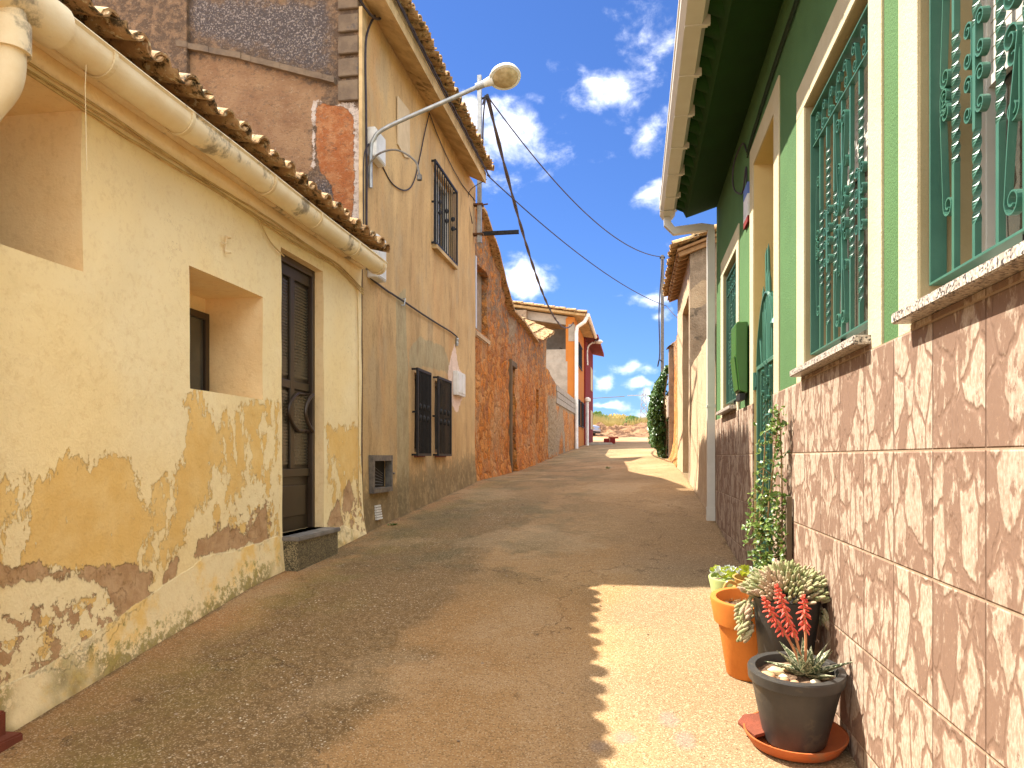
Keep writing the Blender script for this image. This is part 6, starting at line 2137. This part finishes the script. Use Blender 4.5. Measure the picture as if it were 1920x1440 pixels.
for i in range(16):
    finger(w, (cx_ + .15, cy_ + rn.uniform(-.1, .05), cbase - rn.random() * .08), (.4, rn.uniform(-.6, .3), -.9), rn.uniform(.05, .08), .009)
w.tube(spline([(cx_ - .10, cy_, cbase + .02), (cx_ - .165, cy_ - .02, cbase - .0), (cx_ - .165, cy_ - .03, cbase - .17)]), .010, 6)
m, s = new_mat('spiny_cactus_skin')
p = s.pos()
z_ = s.noise(p, 34, 3, .6)
c = s.mix(s.sm(z_, .38, .62), (.20, .235, .085), (.33, .29, .16))
c = s.mix(s.sm(s.noise(p, 7, 2, .5), .5, .62), c, (.38, .27, .18))
c = s.mix(s.sm(s.vor(p, 260, 'F1', 0), .0, .38), (.66, .60, .44), c)
finish(s, c, .8, s.vor(p, 260, 'F1', 0), .5, .002)
cact = w.build('finger_cactus', m, None, smooth=True, angle=70)
tag(cact, 'dense mound of fuzzy grey green finger cactus filling the tall charcoal pot', 'cactus')

# jug
jx, jy = .70, 4.72
H = .335
p4 = pot('jug_pot', 'mustard glazed jug pot with a loop handle behind the terracotta pot', [(.0001, 0), (.09, 0), (.10, .01), (.145, .14), (.135, .24), (.105, .29), (.112, H - .012), (.122, H), (.110, H), (.098, H - .03), (.095, H - .06)], jx, jy, 'pot_jug', None, 40, gr)
soil(p4, .097, H - .055)
w = MB(); w.tube(spline([(-.105, -.03, .30), (-.150, -.045, .315), (-.175, -.05, .27), (-.165, -.05, .22), (-.130, -.04, .19)]), .011, 8); w.build('handle', M['pot_jug'], p4, smooth=True, local=True)
# pale green bowl
bx_, by_ = .655, 5.45
H = .15
p5 = pot('flower_pot', 'shallow pale green bowl planted with silver and lime succulents', [(.0001, 0), (.11, 0), (.118, .008), (.148, H - .01), (.146, H), (.134, H), (.128, H - .02)], bx_, by_, 'pot_green', None, 40, gr)
soil(p5, .13, H - .022)


def rosette(w, c, r, n, th=.35, up=.5):
    for i in range(n):
        a = i * 2.4; q = 1 - i / n
        d = Vector((math.cos(a) * q, math.sin(a) * q, up + (1 - q) * .9))
        add_leaf(w, Vector(c), d, (0, 0, 1), r * (.55 + .45 * q), r * .52, .12, -.3)


def succulent(x, y, z, n, R_, label, seed):
    rr = random.Random(seed)
    o = thing('succulent', label, 'plant', (x, y, z))
    w1 = MB(); w2 = MB()
    for i in range(n):
        a = i * 2.4; q = math.sqrt((i + .5) / n) * R_
        c = (x + q * math.cos(a), y + q * math.sin(a), z + .02 + rr.uniform(0, .05))
        (rosette(w1, c, rr.uniform(.03, .048), 12) if i % 2 else [add_leaf(w2, (c[0], c[1], c[2]), (rr.uniform(-1, 1), rr.uniform(-1, .3), rr.uniform(.3, 1.4)), (rr.uniform(-.4, .4), -1, .4), rr.uniform(.03, .055), rr.uniform(.025, .04), .1, .3) for k in range(3)])
    w1.build('silver_rosettes', M['succ_silver'], o); w2.build('lime_leaves', M['succ_lime'], o)
    return o


succulent(bx_, by_, gz(bx_, by_) + .13, 44, .125, 'low mix of silver rosettes and lime leaves in the pale green bowl', 3)
succulent(jx + .01, jy + .05, gz(jx, jy) + .30, 20, .085, 'small silver and yellow leaved succulent behind the jug rim', 8)

# climbing shrub against the wall
rn = random.Random(23)
sx, sy = .80, 4.45
cl = thing('climbing_shrub', 'leggy leafy shrub climbing up the tiled wall beside the gate', 'shrub', (sx, sy, gz(sx, sy)))
w = MB(); w2 = MB()
stems = [[(sx, sy, gz(sx, sy)), (sx - .02, sy + .02, E - .7), (sx - .05, sy + .03, E - .4), (sx - .03, sy, E - .1), (sx - .01, sy - .04, E + .16), (sx + .0, sy - .05, E + .25)],
         [(sx + .02, sy + .1, gz(sx, sy)), (sx - .04, sy + .12, E - .75), (sx - .09, sy + .10, E - .48), (sx - .07, sy + .08, E - .18), (sx - .06, sy + .05, E + .14)],
         [(sx + .02, sy - .05, gz(sx, sy)), (sx + .01, sy - .05, E - .6), (sx + .02, sy - .02, E - .3), (sx + .02, sy + .01, E + .02), (sx + .01, sy, E + .22)]]
for st_ in stems:
    q = spline(st_, 8)
    w.tube(q, [.008 - .005 * i / len(q) for i in range(len(q))], 6)
    for i, c in enumerate(q):
        if i < 8: continue
        low_ = c.z < E - .16 - .5 * rn.random() ** 2
        for k in range(7 if low_ else 2):
            a = rn.uniform(0, 6.28); l = rn.uniform(.02, .085 if low_ else .06)
            e = c + Vector((math.cos(a) * l * .8 - .01, math.sin(a) * l, rn.uniform(-.02, .05)))
            e.x = min(e.x, XR - .02)
            if k % 2 == 0: w.tube([c, e], .0022, 4)
            for j in range(3 if low_ else 2):
                add_leaf(w2, e, (rn.uniform(-1, .5), rn.uniform(-1, .6), rn.uniform(-.6, .9)), (rn.uniform(-1, .2), rn.uniform(-1, .2), rn.uniform(.2, 1)), rn.uniform(.024, .042), rn.uniform(.018, .028), .15, .4)
w.build('stem', M['stem'], cl, smooth=True); w2.build('foliage', M['rose'], cl)
w = MB(); w.box((XR - .05, sy - .12, gz(sx, sy)), (XR - .022, sy - .085, E - .22)); tag(w.build('plant_stake', M['wood_dark']), 'dark wooden stake leaning on the wall behind the climbing shrub', 'stake')

# brick planter corner at the near left
g = ground(8, 1392)
o = thing('brick_planter', 'corner of a dark red brick planter against the cream house', 'planter', g)
w = MB(); w.box((XL + .03, g[1] - .5, g[2] - .1), (g[0] - .005, g[1] + .02, g[2] + .13), bev=.008); w.build('body', M['red_brick'], o)
w = MB(); w.box((XL + .03, g[1] - .52, g[2] - .1), (g[0] + .05, g[1] + .05, g[2] + .03), bev=.008); w.build('base_course', M['red_brick'], o)

# weeds in the pavement
for X, Y, sz, lab in ((1140, 879, .10, 'tiny green weed growing from the pavement halfway up the lane'), (735, 985, .05, 'tiny weed at the foot of the tan house wall')):
    g = ground(X, Y); w = MB()
    for i in range(26):
        a = rn.uniform(0, 6.28)
        add_leaf(w, (g[0] + rn.uniform(-.04, .04), g[1] + rn.uniform(-.04, .04), g[2]), (math.cos(a), math.sin(a), rn.uniform(.3, 1.2)), (0, 0, 1), sz * rn.uniform(.6, 1.2), .014, .1, .5)
    tag(w.build('weed', M['rose']), lab, 'weed')

# small stones scattered on the pavement
rs = random.Random(77)
for X, Y in ((905, 1245), (1008, 1190), (1150, 1100), (1125, 1135), (760, 1258), (1090, 1065), (1055, 1300), (610, 1180), (330, 1340), (455, 1330), (680, 1235), (950, 1080), (1215, 1190), (860, 1390)):
    g = ground(X, Y); sz = rs.uniform(.006, .011)
    bm = bmesh.new(); bmesh.ops.create_icosphere(bm, subdivisions=2, radius=sz)
    for v in bm.verts: v.co *= 1 + .4 * mnoise.noise(v.co * 90 + Vector((X, 0, 0))); v.co.z *= .5
    w = MB(); w.bm(bm)
    o = w.build('pebble', M['grey_render'], None, smooth=True, local=True); o.location = (g[0], g[1], g[2] + sz * .35); o.rotation_euler = (0, 0, rs.uniform(0, 3))
    tag(o, 'tiny dark stone lying loose on the open pavement', 'pebble', 'tiny stones scattered on the pavement')
